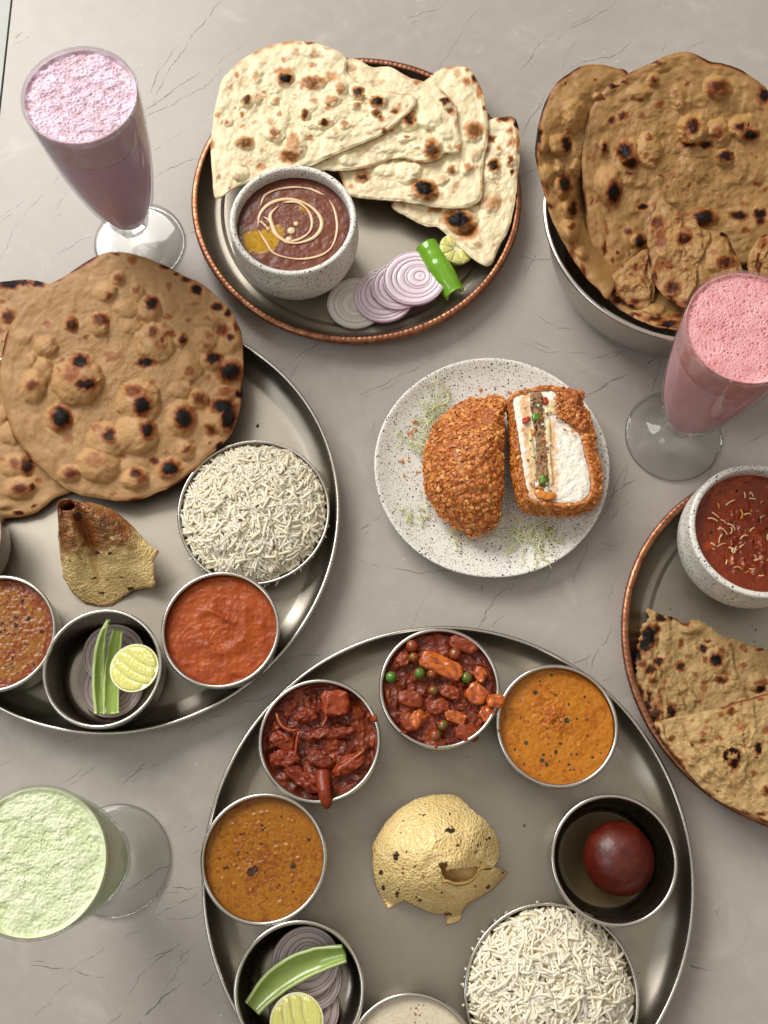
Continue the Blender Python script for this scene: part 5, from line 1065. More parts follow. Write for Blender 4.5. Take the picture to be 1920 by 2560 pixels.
def flakes(G, parent, n_part, n_stuff, seed, keep=None):
    g = np.random.default_rng(seed); nr, nt, _ = G.shape; off = root_loc(parent); st = []; k = 0; tries = 0
    ar = np.linalg.norm(np.cross(G[1:, :]-G[:-1, :], np.roll(G, -1, 1)[:-1]-G[:-1, :]), axis=2).ravel(); ar /= ar.sum(); cs = np.cumsum(ar)
    while k < n_part+n_stuff and tries < 14000:
        tries += 1; q = int(np.searchsorted(cs, g.random())); i, j = q//nt, q % nt; i = min(i, nr-2); jn = (j+1) % nt
        p = G[i, j]+(G[i+1, j]-G[i, j])*g.random()+(G[i, jn]-G[i, j])*g.random()
        if p[2] < .010: continue
        nrm = np.cross(G[i+1, j]-G[i, j], G[i, jn]-G[i, j]); nrm /= np.linalg.norm(nrm)+1e-12
        c0 = G.reshape(-1, 3).mean(0); 
        if nrm @ (p-c0) < 0: nrm = -nrm
        if keep and not keep(p, nrm): continue
        if nrm[2] < -.2: continue
        nrm = nrm+g.normal(0, .28, 3); nrm /= np.linalg.norm(nrm); Rm = align(nrm, g.uniform(0, 6.28)); m = int(g.integers(len(FG))); s_ = g.uniform(.7, 1.25)
        p = p+nrm*g.uniform(-.0002, .0008)
        if k < n_part:
            o = bpy.data.objects.new('flake', FGM[m]); COL.objects.link(o); o.parent = parent; q_ = p-off; Rs = Rm*s_*1.2
            o.matrix_local = Matrix([[*Rs[0], q_[0]], [*Rs[1], q_[1]], [*Rs[2], q_[2]], [0, 0, 0, 1]])
        else: st.append(((FG[m][0]*s_*.85) @ Rm.T+p, FG[m][1]))
        k += 1
    V, f = join(st); o = add('fine_flakes', V, f, FLAKE, parent, smooth=False); o['kind'] = 'stuff'
# left half: domed crust side up
OL = [ZE(*p) for p in [(912, 400), (918, 350), (850, 322), (760, 345), (680, 345), (600, 385), (540, 440), (470, 500), (440, 570), (410, 660), (395, 750), (400, 850), (412, 930), (450, 1000), (500, 1080), (560, 1130), (620, 1170), (700, 1212), (790, 1190), (850, 1140), (880, 1100), (885, 1020), (908, 930), (900, 850), (908, 750), (905, 650), (912, 550), (908, 470)]]
cl = np.array(ZE(720, 760)); nt = 200; t, r = by_angle(OL, cl, nt); right = sstep(-.2, .75, np.cos(t)); G = []
for u in np.r_[np.linspace(.03, 1, 60)]:
    px = cl[0]+u*r*np.cos(t)-3.5*right*u; py = cl[1]+u*r*np.sin(t); zb = .017+.022*right; w = P(px, py, zb+(.050-zb)*(1-u**2.3)); G.append(w)
for fr in (.25, .5, .75, 1):
    w = G[59].copy(); cw = w.mean(0); w[:, :2] = cw[:2]+(w[:, :2]-cw[:2])*(1-.03*fr-.07*fr*(1-right))[:, None]; w[:, 2] = G[59][:, 2]*(1-fr)+(plate_z(w[:, 0], w[:, 1])+.0006)*fr; G.append(w)
G = np.array(G)
lump = .0012*fbm(G[:, :, 0]*160, G[:, :, 1]*160+G[:, :, 2]*90, 401, 3)+.0006*fbm(G[:, :, 0]*600, G[:, :, 1]*600, 402, 2); G[:, :, 2] += lump*np.r_[np.ones(60), .6, .4, .2, 0][:, None]
bl_ = thing('bun_half', 'left half of the fried flake crusted bun with its domed crust side up', 'stuffed bun', (float(G[:, :, 0].mean()), float(G[:, :, 1].mean()), .0064), 'halves of the fried bun')
loft_add('crust', list(G), CRUST, bl_)
flakes(G, bl_, 298, 2300, 41)
# right half: cut face up
OR = [ZE(*p) for p in [(948, 345), (1000, 300), (1080, 285), (1200, 265), (1300, 285), (1395, 312), (1392, 370), (1440, 440), (1465, 540), (1480, 640), (1500, 760), (1518, 880), (1500, 960), (1430, 1010), (1300, 1035), (1180, 1025), (1080, 1010), (1020, 960), (995, 880), (975, 760), (966, 650), (960, 500), (952, 420)]]
OF = [ZE(*p) for p in [(956, 350), (1000, 322), (1060, 302), (1130, 296), (1200, 292), (1240, 320), (1258, 400), (1275, 470), (1330, 520), (1385, 575), (1412, 690), (1440, 800), (1450, 900), (1425, 965), (1360, 1000), (1250, 1000), (1180, 990), (1100, 985), (1062, 960), (1035, 850), (1010, 700), (990, 550), (970, 430)]]
cr = np.array(ZE(1200, 680)); t, r0 = by_angle(OR, cr, nt); _, r1 = by_angle(OF, cr, nt); G = []
def ringpx(rr, z): return P(cr[0]+rr*np.cos(t), cr[1]+rr*np.sin(t), z)
ZT = .046
for u in np.linspace(0, 1, 12): G.append(ringpx(r1*(1-u)+r0*u, ZT-.001+.0022*math.sin(math.pi*min(1, u*1.2))-.003*u))
top_o = G[-1].copy(); cw = top_o.mean(0)
for fr in np.linspace(.08, 1, 16):
    w = top_o.copy(); bulge = 1+.035*math.sin(math.pi*min(1, fr*1.1))-.16*fr**3; w[:, :2] = cw[:2]+(w[:, :2]-cw[:2])*bulge; w[:, 2] = top_o[:, 2]*(1-fr)+(plate_z(w[:, 0], w[:, 1])+.0006)*fr; G.append(w)
G = np.array(G); k_ = np.r_[np.linspace(0, 1, 12), np.linspace(1, .1, 16)][:, None]
dirn = G-cw; dirn[:, :, 2] *= .6; dirn /= np.linalg.norm(dirn, axis=2)[:, :, None]
G += dirn*((.0016*fbm(G[:, :, 0]*170+G[:, :, 2]*150, G[:, :, 1]*170, 411, 3))*k_)[:, :, None]
br_ = thing('bun_half', 'right half of the fried bun with its white bread and layered filling facing up', 'stuffed bun', (float(cw[0]), float(cw[1]), .0064), 'halves of the fried bun')
loft_add('crust', list(G), CRUST, br_, cap0=False)
flakes(G, br_, 298, 2000, 42)
def tnf(px, py):
    x = (px-900)*2.514; y = (py-860)*2.514; n_ = fbm(px/9, py/9, 421, 3)
    a = sstep(46, 8, np.abs(x-(1035+.075*(y-300)))+30*n_)*.75; b = sstep(40, 6, np.abs(x-(1200+.04*(y-480)))+30*n_)*sstep(430, 520, y)*.7
    e = sstep(1.0, .9, 1.0)*0
    return np.clip(a+b+e, 0, 1)
OFz = [(956, 350), (1000, 322), (1060, 302), (1130, 296), (1200, 292), (1240, 320), (1258, 400), (1275, 470), (1330, 520), (1385, 575), (1412, 690), (1440, 800), (1450, 900), (1425, 965), (1360, 1000), (1250, 1000), (1180, 990), (1100, 985), (1062, 960), (1035, 850), (1010, 700), (990, 550), (970, 430)]
pad('bread', OFz, ZT-.0015, .0022, CRUMB, ZE, br_, .0009, 260, 430, 160, 60, tnf, (1200, 680), 7, .006)
pad('patty', [(1072, 325), (1110, 318), (1142, 322), (1150, 450), (1165, 600), (1180, 750), (1190, 900), (1150, 912), (1118, 900), (1112, 750), (1102, 600), (1086, 480)], ZT+.0006, .0012, PATTY, ZE, br_, .0014, 400, 431, 120, 20, None, (1130, 610), 6, .003)
pad('cheese', [(1062, 540), (1085, 580), (1100, 680), (1112, 800), (1108, 872), (1090, 850), (1078, 740), (1060, 620)], ZT+.0008, .0016, MELT, ZE, br_, .0005, 200, 432, 70, 10, None, (1086, 705), 4)
pad('cheese', [(1168, 480), (1200, 478), (1195, 600), (1205, 760), (1215, 890), (1192, 895), (1180, 760), (1170, 600)], ZT+.0008, .0014, MELT, ZE, br_, .0006, 200, 433, 70, 10, None, (1188, 690), 4)
pad('cheese', [(1160, 400), (1190, 350), (1240, 390), (1255, 440), (1200, 450), (1165, 450)], ZT+.0006, .0016, MELT, ZE, br_, .0008, 300, 434, 60, 10, None, (1200, 410), 3)
for o_, m_, nm, h_ in [([(1075, 450), (1090, 432), (1125, 432), (1135, 460), (1120, 485), (1090, 490)], PGREEN, 'green_pepper', .0036), ([(1122, 830), (1150, 812), (1175, 830), (1172, 870), (1140, 884), (1122, 865)], PGREEN, 'green_pepper', .0036), ([(1150, 335), (1175, 330), (1188, 360), (1170, 388), (1150, 370)], PRED, 'red_pepper', .003),
                       ([(1018, 470), (1060, 455), (1075, 468), (1055, 492), (1025, 500)], PRED, 'red_pepper', .003), ([(1098, 900), (1150, 915), (1200, 940), (1240, 930), (1225, 975), (1180, 985), (1120, 970), (1095, 940)], SAUCE, 'sauce', .0026), ([(1080, 540), (1105, 540), (1100, 575), (1075, 570)], SAUCE, 'sauce', .002)]:
    pad(nm, o_, ZT+.0009, h_, m_, ZE, br_, .0006, 400, 440, 36, 9, None, None, 3, .003)
pad('crust_overhang', [(1215, 285), (1300, 285), (1385, 315), (1385, 365), (1410, 440), (1445, 500), (1440, 560), (1390, 560), (1330, 515), (1270, 470), (1250, 400), (1262, 360), (1240, 320)], ZT-.001, .0052, CRUST, ZE, br_, .0032, 260, 441, 110, 26, None, (1330, 430), 3, .006)
gq = np.random.default_rng(9)
st = []
for i in range(150):
    a = gq.uniform(0, 1); x = 1290+gq.normal(0, 55); y = 390+gq.normal(0, 60)+(x-1290)*.9
    if x < 1225 or y > 570 or y < 290: continue
    p = PT(ZE(x, y), ZT+.0035); m = int(gq.integers(len(FG))); Rm = align(gq.normal(0, .5, 3)+np.array([0, 0, 1.]), gq.uniform(0, 6)); st.append(((FG[m][0]*.8) @ Rm.T+p, FG[m][1]))
V, f = join(st); o = add('fine_flakes', V, f, FLAKE, br_, smooth=False); o['kind'] = 'stuff'

# cabbage shreds
M = Mat('cabbage'); M.set(base=M.ramp(M.island(), [(0, (.52, .56, .20)), (.5, (.68, .69, .38)), (1, (.80, .79, .58))]), rough=.35, spec=.5, sss=.2, sssr=(.004, .004, .002), ssss=1.0); CAB = M.m
def cabbage(label, clumps, seed):
    g = np.random.default_rng(seed); c0 = PT(ZE(*clumps[0][0]), .007)
    t_ = thing('shredded_cabbage', label, 'cabbage', c0, 'cabbage shreds on the speckled plate')
    for (cx, cy), (sx1, sy1), n_, Ls in clumps:
        for i in range(n_):
            p = PT(ZE(cx+g.normal(0, sx1), cy+g.normal(0, sy1)), .008); L = g.uniform(.5, 1.2)*Ls; b = g.uniform(0, 6.28); cur = g.normal(0, 2.6); m = 16; s_ = np.linspace(0, 1, m)
            ang = b+cur*s_+g.uniform(-.8, .8)*np.sin(s_*g.uniform(4, 10)); x = p[0]+np.cumsum(np.cos(ang))*L/m; y = p[1]+np.cumsum(np.sin(ang))*L/m
            z = plate_z(x, y)+.0008+.0014*g.random()*n_/9+.0020*np.abs(np.sin(s_*3.1))*g.random()
            V, f = tube(np.stack([x, y, z], -1), g.uniform(.00035, .0007)*(1-.5*s_**3), 5, .5, twist=g.uniform(-2, 2)); add('shred', V, f, CAB, t_)
cabbage('tangle of pale green cabbage shreds left of the domed bun half', [((500, 370), (45, 45), 22, .022), ((440, 480), (28, 50), 20, .018), ((400, 600), (25, 50), 20, .017), ((380, 690), (18, 25), 8, .010), ((285, 600), (30, 25), 6, .010)], 1)
cabbage('few cabbage shreds near the lower left rim of the speckled plate', [((300, 1080), (22, 30), 9, .012), ((430, 1070), (35, 14), 10, .012), ((400, 970), (10, 30), 3, .010)], 2)
cabbage('curly cabbage shreds in front of the bun near the bottom of the plate', [((1040, 1220), (80, 40), 26, .024), ((1130, 1290), (30, 50), 10, .022), ((1180, 1220), (30, 30), 16, .012), ((900, 1210), (40, 25), 8, .018), ((620, 1200), (20, 35), 14, .012), ((900, 1060), (20, 40), 8, .010)], 3)
# crumbs
st = []
for i, (x, y) in enumerate([(755, 290), (650, 180), (930, 300), (945, 310), (340, 500), (320, 560), (385, 520), (265, 740), (355, 800), (305, 735), (275, 825), (1165, 1115), (1195, 1160), (1180, 1105), (1400, 1170), (1385, 1185), (300, 570), (345, 540), (330, 590), (360, 500), (250, 745), (910, 295), (325, 900)]+[(gq.uniform(200, 1400), gq.uniform(150, 1400)) for _ in range(46)]):
    w = PT(ZE(x, y), .008)
    if np.hypot(w[0]-PC[0], w[1]-PC[1]) > .085: continue
    w[2] = plate_z(w[0], w[1])+.0005; m = int(gq.integers(len(FG))); st.append(((FG[m][0]*(.75 if i < 21 else .22)) @ rotz(gq.uniform(0, 6)).T+w, FG[m][1]))
V, f = join(st); o = add('crust_crumbs', V, f, FLAKE, smooth=False); tag(o, 'scattered orange crust crumbs around the bun on the speckled plate', 'crumbs', kind='stuff')

# ------------------------------------------------------------------ papads
M = Mat('papad'); f1 = M.voro(620, 'SMOOTH_F1'); n = M.noise(60, 4); n2 = M.noise(700, 4, .7)
col = M.mix(M.ramp(n, [(.3, 0), (.7, 1)]), (.93, .72, .35), (.88, .62, .24)); col = M.mix(M.ramp(f1, [(.25, 0), (.7, .45)]), col, (.74, .50, .17))
bb_ = M.math('ADD', M.attr('brown'), M.math('MULTIPLY', M.math('SUBTRACT', n2, .5), .5)); col = M.mix(M.ramp(bb_, [(.15, 0), (.5, .75), (.9, 1)]), col, (.30, .095, .022))
col = M.mix(M.ramp(M.math('ADD', M.attr('char'), M.math('MULTIPLY', M.math('SUBTRACT', n2, .5), .4)), [(.3, 0), (.6, 1)]), col, (.055, .022, .012))
M.set(base=col, rough=.34, spec=.7, coat=.25, coatr=.3, sss=.08, sssr=(.004, .002, .001), ssss=1.0); M.bump(M.ramp(f1, [(0, 1), (.75, 0)]), .75, .0013); M.bump(n2, .2, .0008); PAPAD = M.m
def spot_attr(px, py, spots, zz, seed):
    a = np.zeros_like(px); wx = px+4*fbm(px/7, py/7, seed, 3); wy = py+4*fbm(px/7+4, py/7, seed+1, 3)
    for x, y, rx, ry, s_ in spots:
        X, Y = zz(x, y); a = np.maximum(a, s_*sstep(1.3, .6, np.hypot((wx-X)/(rx/zz.k), (wy-Y)/(ry/zz.k))))
    return a
# domed papad, bottom thali
OP = [ZI(*p) for p in [(430, 838), (470, 852), (515, 900), (560, 938), (600, 965), (628, 1010), (655, 1055), (662, 1110), (650, 1160), (628, 1182), (655, 1190), (697, 1210), (668, 1245), (625, 1290), (560, 1330), (520, 1350), (488, 1385), (470, 1438), (410, 1458), (416, 1395), (400, 1408), (350, 1406), (300, 1388), (250, 1362), (205, 1340), (170, 1362), (130, 1380), (100, 1325), (72, 1275), (58, 1180), (58, 1080), (90, 1020), (130, 960), (180, 910), (260, 862), (340, 842)]]
cp = np.array(ZI(370, 1110)); nt = 420; q = poly_curve(OP, nt); q = q+1.1*np.stack([fbm(np.arange(nt)/2.2, np.zeros(nt), 453, 2), fbm(np.arange(nt)/2.2, np.zeros(nt)+8, 454, 2)], -1)
def zpap(px, py, u):
    x = (px-900)*1.885; y = (py-1540)*1.885
    d = np.hypot((x-358)/345, (y-1105)/(300+20*(y > 1105))); z = .0040+.046*np.clip(1-d**2.3, 0, 1); z = z+.004*np.exp(-((x-560)**2+(y-1010)**2)/6000)+.007*np.exp(-((x-650)**2+(y-1200)**2)/3000)*u
    z = z+.0022*fbm(px/60, py/60, 452, 2)*np.clip(1.4-d, 0, 1)
    return z+.0009*fbm(px/22, py/22, 451, 3)
rings = []; ch = []; br = []
SPD = [(170, 1130, 14, 22, .9), (300, 1230, 8, 14, .5), (325, 910, 6, 10, .4), (425, 1010, 26, 12, .9), (460, 1080, 12, 5, .8), (555, 1080, 8, 5, .8), (545, 1110, 6, 9, .8), (610, 1048, 8, 10, .9), (280, 935, 10, 5, .8), (305, 938, 8, 5, .8), (445, 922, 8, 4, .8), (100, 1210, 10, 12, .8), (112, 1280, 9, 14, .9), (280, 1340, 14, 6, .9), (265, 1325, 8, 5, .8), (605, 1275, 10, 12, .9), (540, 1272, 6, 5, .7), (435, 1325, 6, 5, .7), (222, 1110, 5, 12, .8), (350, 1270, 5, 8, .6), (200, 1190, 4, 8, .7), (175, 1310, 12, 20, .6), (415, 1405, 20, 8, .8), (600, 1190, 26, 6, .8), (680, 1210, 14, 6, .8), (70, 1100, 5, 10, .7)]
SPD += [(gq.uniform(90, 620), gq.uniform(880, 1360), gq.uniform(3, 6), gq.uniform(3, 7), .8) for _ in range(26)]
for u in np.linspace(.02, 1, 76):
    px = cp[0]+u*(q[:, 0]-cp[0]); py = cp[1]+u*(q[:, 1]-cp[1]); rings.append(P(px, py, zpap(px, py, u))); ch.append(spot_attr(px, py, SPD, ZI, 460)); br.append(.38*sstep(.975, 1, u)+.28*sstep(.25, 1.0, u)*sstep(950, 1300, (py-1540)*1.885)*.6+.3*spot_attr(px, py, SPD, ZI, 470))
n_top = len(rings)
for u in np.linspace(1, .02, 16):
    px = cp[0]+u*(q[:, 0]-cp[0]); py = cp[1]+u*(q[:, 1]-cp[1]); w = P(px, py, zpap(px, py, u)); w[:, 2] -= .0007+.0004*(u < .99); w[:, 2] = np.maximum(w[:, 2], FL+.0004) if u > .9 else w[:, 2]; rings.append(w); ch.append(px*0); br.append(px*0+.25)
hole = [ZI(*p) for p in [(366, 1166), (412, 1155), (414, 1178), (402, 1196), (440, 1190), (500, 1186), (545, 1180), (572, 1184), (560, 1196), (548, 1215), (530, 1235), (490, 1250), (435, 1256), (400, 1240), (388, 1222), (382, 1198)]]
def inside(px, py, poly):
    r_ = np.zeros(px.shape, bool); p = np.array(poly)
    for (x1, y1), (x2, y2) in zip(p, np.roll(p, -1, 0)):
        c_ = ((y1 > py) != (y2 > py)) & (px < (x2-x1)*(py-y1)/(y2-y1+1e-12)+x1); r_ ^= c_
    return r_
V = np.concatenate(rings); n = len(rings); F4 = grid_faces(n, nt)
UU = np.r_[np.linspace(.02, 1, 76), np.linspace(1, .02, 16)]
PX = cp[0]+UU[:, None]*(q[:, 0]-cp[0]); PY = cp[1]+UU[:, None]*(q[:, 1]-cp[1]); fc = F4[:, 0]
m = inside(PX.ravel()[F4].mean(1), PY.ravel()[F4].mean(1), hole)
F4 = F4[~m]; V = np.vstack([V, [rings[0].mean(0)], [rings[-1].mean(0)]]); CH = np.r_[np.concatenate(ch), 0, 0]; BRN = np.r_[np.concatenate(br), 0, .2]
pp_ = thing('papad', 'golden domed papad with a torn hole in the middle of the bottom thali', 'papad', (float(V[:, 0].mean()), float(V[:, 1].mean()), FL))
add('papad_sheet', V, [F4, fan(len(V)-2, 0, nt), fan(len(V)-1, (n-1)*nt, nt, True)], PAPAD, pp_, {'char': CH, 'brown': BRN})
M = Mat('papad_inside'); n_ = M.noise(300, 4); M.set(base=M.mix(n_, (.80, .56, .22), (.72, .42, .11)), rough=.45, sss=.15, sssr=(.005, .003, .001), ssss=1.0); M.bump(n_, .3, .001); PIN = M.m
pad('inner_fold', [(340, 1150), (420, 1130), (520, 1150), (600, 1170), (590, 1230), (520, 1275), (430, 1280), (360, 1250)], .024, .006, PIN, ZI, pp_, .001, 120, 481, 70, 14, None, None, 2, .001)
def lip(pts, hgt, w_, zoff, mat, parent, zz, zf):
    q_ = open_curve([zz(*p) for p in pts], 36); zc = zf(q_[:, 0], q_[:, 1]); A = P(q_[:, 0], q_[:, 1], zc+zoff); k = np.linspace(0, 1, 36); hh = hgt*np.sin(np.pi*k)**.5*(1+.25*fbm(k*9, k*0, 5, 2))
    B = A.copy(); B[:, 2] += hh; B[:, 1] += w_*hh/hgt; C_ = B.copy(); C_[:, 1] += .0006; C_[:, 2] -= .0002; D_ = A.copy(); D_[:, 1] -= .0005; D_[:, 2] -= .0004
    rings_ = [A, B, C_, D_]; V_ = np.stack(rings_, 1).reshape(-1, 3); return V_, grid_faces(36, 4)
ulip = lambda px, py: zpap(px, py, np.hypot((px-cp[0])/155, (py-cp[1])/165))
V_, f_ = lip([(378, 1205), (380, 1240), (386, 1260), (410, 1256), (450, 1270), (500, 1265), (540, 1240), (558, 1205), (590, 1190), (610, 1188)], .0035, .0015, 0, PIN, pp_, ZI, ulip); add('torn_edge', V_, f_, PIN, pp_)
# rolled papad cone, left thali
base = [(300, 430, .020), (278, 480, .022), (285, 560, .018), (296, 640, .016), (305, 700, .012), (345, 772, .008), (400, 822, .0045), (480, 840, .0035), (540, 836, .0035), (570, 815, .004), (640, 762, .008), (690, 752, .012), (735, 752, .016), (752, 735, .018), (742, 690, .022), (748, 650, .024), (738, 625, .026), (768, 575, .026), (720, 545, .027), (690, 510, .028), (640, 455, .030), (590, 408, .032), (540, 370, .034), (490, 352, .032), (430, 336, .028), (370, 360, .020)]
bq = np.array([(*ZD(a, b), c_*4000) for a, b, c_ in base]); cc = np.array(ZD(470, 610)); nt = 260
ang = np.arctan2(bq[:, 1]-cc[1], bq[:, 0]-cc[0]); od = np.argsort(ang); ang = ang[od]; bq = bq[od]
t = np.arange(nt)/nt*2*math.pi-math.pi; A3 = np.concatenate([ang-2*math.pi, ang, ang+2*math.pi]); bx = [np.interp(t, A3, np.tile(bq[:, k], 3)) for k in range(3)]
smo = lambda a_, k: np.array([np.mean(np.take(a_, np.arange(i_-k, i_+k+1), mode='wrap')) for i_ in range(len(a_))])
bs = [smo(b_, 16) for b_ in bx]
bx[0] = bx[0]+1.5*fbm(t*6, t*0, 491, 3); bx[1] = bx[1]+1.5*fbm(t*6+5, t*0, 492, 3)
ac = np.array(ZD(322, 352)); arx, ary = 47/1.929, 31/1.929
apx = ac[0]+arx*np.cos(t); apy = ac[1]+ary*np.sin(t); apz = .064+.003*np.cos(t*1+2)+.0015*fbm(t*3, t*0, 493, 2)
SPC = [(505, 440, 60, 70, .75), (560, 470, 45, 50, .85), (440, 560, 50, 30, .55), (470, 375, 60, 26, .6), (550, 420, 30, 40, .7), (375, 410, 24, 26, .8), (350, 535, 16, 8, .6), (475, 580, 14, 8, .9), (530, 585, 14, 9, .9), (455, 708, 14, 7, .8), (490, 775, 16, 9, .9), (405, 765, 8, 7, .8), (630, 755, 18, 10, .9), (650, 715, 12, 6, .7), (390, 610, 12, 6, .6), (280, 490, 14, 22, .8), (770, 575, 20, 8, .5), (560, 790, 8, 5, .7), (440, 790, 8, 5, .6), (585, 700, 6, 5, .7), (320, 350, 40, 24, .5)]
SPC += [(gq.uniform(310, 720), gq.uniform(620, 820), 5, 5, .7) for _ in range(14)]
rings = []; ch = []; br = []; ns_ = 90
for v in np.linspace(0, 1, ns_):
    e_ = .35*v+.65*v**1.7; jg = float(sstep(.80, 1, v)); bX, bY, bZ = [bs[k]*(1-jg)+bx[k]*jg for k in range(3)]; px = apx*(1-e_)+bX*e_; py = apy*(1-e_)+bY*e_; z = apz*(1-v)+bZ/4000*v+.010*math.sin(math.pi*v**.9)
    x = (px-0)*1.929; y = (py-1080)*1.929
    z = z+.0024*math.sin(math.pi*v)*fbm(px/30, py/30, 494, 3)+.0008*math.sin(math.pi*v)*fbm(px/9, py/9, 495, 3)-.0075*np.exp(-((x-378-.30*(y-345))/26)**2)*math.sin(math.pi*min(1, v*1.15))**.7*(v < .87)+.0030*np.exp(-((x-330-.12*(y-345))/30)**2)*math.sin(math.pi*v)
    w = P(px, py, z)
    rings.append(w); ch.append(spot_attr(px, py, [s_ for s_ in SPC if s_[2] < 30], ZD, 496)+.55*spot_attr(px, py, [s_ for s_ in SPC if s_[2] >= 40], ZD, 496)*(fbm(px/9, py/9, 498, 3) > -.05))
    br.append(np.clip(.95*sstep(680, 470, y+.15*(x-400)+90*fbm(px/14, py/14, 497, 4))*sstep(720, 600, x)*(.85+.6*fbm(px/11, py/11, 499, 4)+.35*np.exp(-((x-378-.30*(y-345))/34)**2)), 0, 1)+.4*(v > .985))  # browned tip, plus shade of the rolled crease painted in as extra brown
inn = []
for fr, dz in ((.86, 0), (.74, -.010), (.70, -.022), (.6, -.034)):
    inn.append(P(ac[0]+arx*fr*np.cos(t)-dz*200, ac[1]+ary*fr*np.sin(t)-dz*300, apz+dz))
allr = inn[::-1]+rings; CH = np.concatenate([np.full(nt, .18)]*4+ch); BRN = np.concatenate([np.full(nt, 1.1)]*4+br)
under = []
for u in (1, .97, .9, .7, .4, .15):
    w = rings[-1].copy(); cw = np.array([*w[:, :2].mean(0), 0]); w[:, :2] = cw[:2]+(w[:, :2]-cw[:2])*(u if u < 1 else .998); w[:, 2] = np.maximum(w[:, 2]-.0010, FL+.0004) if u > .95 else np.maximum(w[:, 2]-.0022, FL+.0004); under.append(w)
allr += under; CH = np.r_[CH, np.zeros(nt*6)]; BRN = np.r_[BRN, np.full(nt*6, .3)]
o = loft_add('papad_cone', allr, PAPAD, None, {'char': CH, 'brown': BRN}, origin=(*P(*cc, 0)[:2], FL)); tag(o, 'papad rolled into a cone with a browned tip, standing on the left thali', 'papad')

# ------------------------------------------------------------------ onions, limes, peppers
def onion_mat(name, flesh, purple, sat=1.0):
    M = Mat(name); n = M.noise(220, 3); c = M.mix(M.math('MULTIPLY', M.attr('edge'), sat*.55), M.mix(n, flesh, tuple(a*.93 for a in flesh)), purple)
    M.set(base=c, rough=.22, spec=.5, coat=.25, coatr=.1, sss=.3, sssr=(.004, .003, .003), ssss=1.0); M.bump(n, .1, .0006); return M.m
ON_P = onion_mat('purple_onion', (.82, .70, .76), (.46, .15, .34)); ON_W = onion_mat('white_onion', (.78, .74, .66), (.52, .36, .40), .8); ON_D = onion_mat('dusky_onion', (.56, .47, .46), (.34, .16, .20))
def onion(label, c, R, mat, seed, tilt=(0, 0, 1), n_r=7, ecc=.24, group='onion slices', thick=.0030, asp=1.0, spin=0.0):
    g = np.random.default_rng(seed); t_ = thing('onion_slice', label, 'onion slice', c, group); Rm = align(np.array(tilt, float), spin); nt = 88
    th = np.arange(nt)/nt*2*math.pi; ed = np.sort(np.r_[1, g.uniform(.03, .05, 1), np.linspace(.18, .93, n_r-1)+g.uniform(-.045, .045, n_r-1)]); off = np.array([g.uniform(-ecc, ecc), g.uniform(-ecc, ecc)])*R
    for k in range(n_r):
        a = ed[k]*R+.00006; b = ed[k+1]*R-.00006; lift = g.uniform(-.0002, .0003)
        if k == 0: a = .0001
        wr = 1+.014*np.sin(2*th+seed)+.008*fbm(th*2+seed, th*0+k*.1, seed, 2)*np.sin(th/2)
        prof = [(a, -thick/2, .8), (a, thick/2-.0002, .8), (a+(b-a)*.12, thick/2+.0000, .25), (a+(b-a)*.45, thick/2+.00010, 0), (a+(b-a)*.8, thick/2+.0001, .12), (b-(b-a)*.08, thick/2, .55), (b, thick/2-.0003, 1), (b, -thick/2, 1), (a, -thick/2, .8)]
        if k == n_r-1: prof = [(r_, z_, min(1, e_+.3*(i_ > 3))) for i_, (r_, z_, e_) in enumerate(prof)]
        rings_ = []; ea_ = []
        for r_, z_, e_ in prof:
            o_ = off*(1-r_/R); L = np.stack([r_*wr*np.cos(th)+o_[0], r_*wr*np.sin(th)*asp+o_[1], np.full(nt, z_+lift)], -1); rings_.append(L @ Rm.T+np.array(c)); ea_.append(np.full(nt, e_))
        add('ring', np.concatenate(rings_), [grid_faces(len(prof), nt)], mat, t_, {'edge': np.concatenate(ea_)})
    return t_
def at(zz, x, y, z): w = PT(zz(x, y), z); return (float(w[0]), float(w[1]), float(w[2]))
GO = 'onion slices fanned out on the top platter'
mm = 1/1.907/2666*.86
onion('lowest and palest onion slice, at the left of the fan on the top platter', at(ZB, 820, 1295, .0048), 137*mm*1.04, ON_W, 1, (0, 0, 1), group=GO)
onion('purple edged onion slice second from the left on the top platter', at(ZB, 958, 1255, .0086), 148*mm*1.04, ON_P, 2, (-.07, .03, 1), group=GO)
onion('onion slice mostly hidden under the uppermost one on the top platter', at(ZB, 1025, 1212, .0122), 132*mm*1.04, ON_P, 3, (-.06, .03, 1), group=GO)
onion('uppermost onion slice, touching the green chilli on the top platter', at(ZB, 1098, 1176, .0160), 149*mm*1.04, ON_P, 4, (-.08, .04, 1), group=GO)
mk = 1/1.929/2666*.80
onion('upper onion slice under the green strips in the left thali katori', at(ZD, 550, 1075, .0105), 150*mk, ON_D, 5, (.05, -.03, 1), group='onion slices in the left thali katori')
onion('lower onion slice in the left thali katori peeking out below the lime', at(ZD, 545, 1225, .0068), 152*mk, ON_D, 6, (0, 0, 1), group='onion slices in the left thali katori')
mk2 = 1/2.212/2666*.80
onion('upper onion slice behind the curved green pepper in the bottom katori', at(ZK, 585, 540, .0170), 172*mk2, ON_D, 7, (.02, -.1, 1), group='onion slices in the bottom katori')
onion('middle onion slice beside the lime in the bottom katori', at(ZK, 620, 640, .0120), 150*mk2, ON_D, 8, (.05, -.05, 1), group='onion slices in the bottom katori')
onion('lowest onion slice at the bottom edge in the bottom katori', at(ZK, 575, 800, .0074), 178*mk2, ON_D, 9, (0, 0, 1), group='onion slices in the bottom katori')

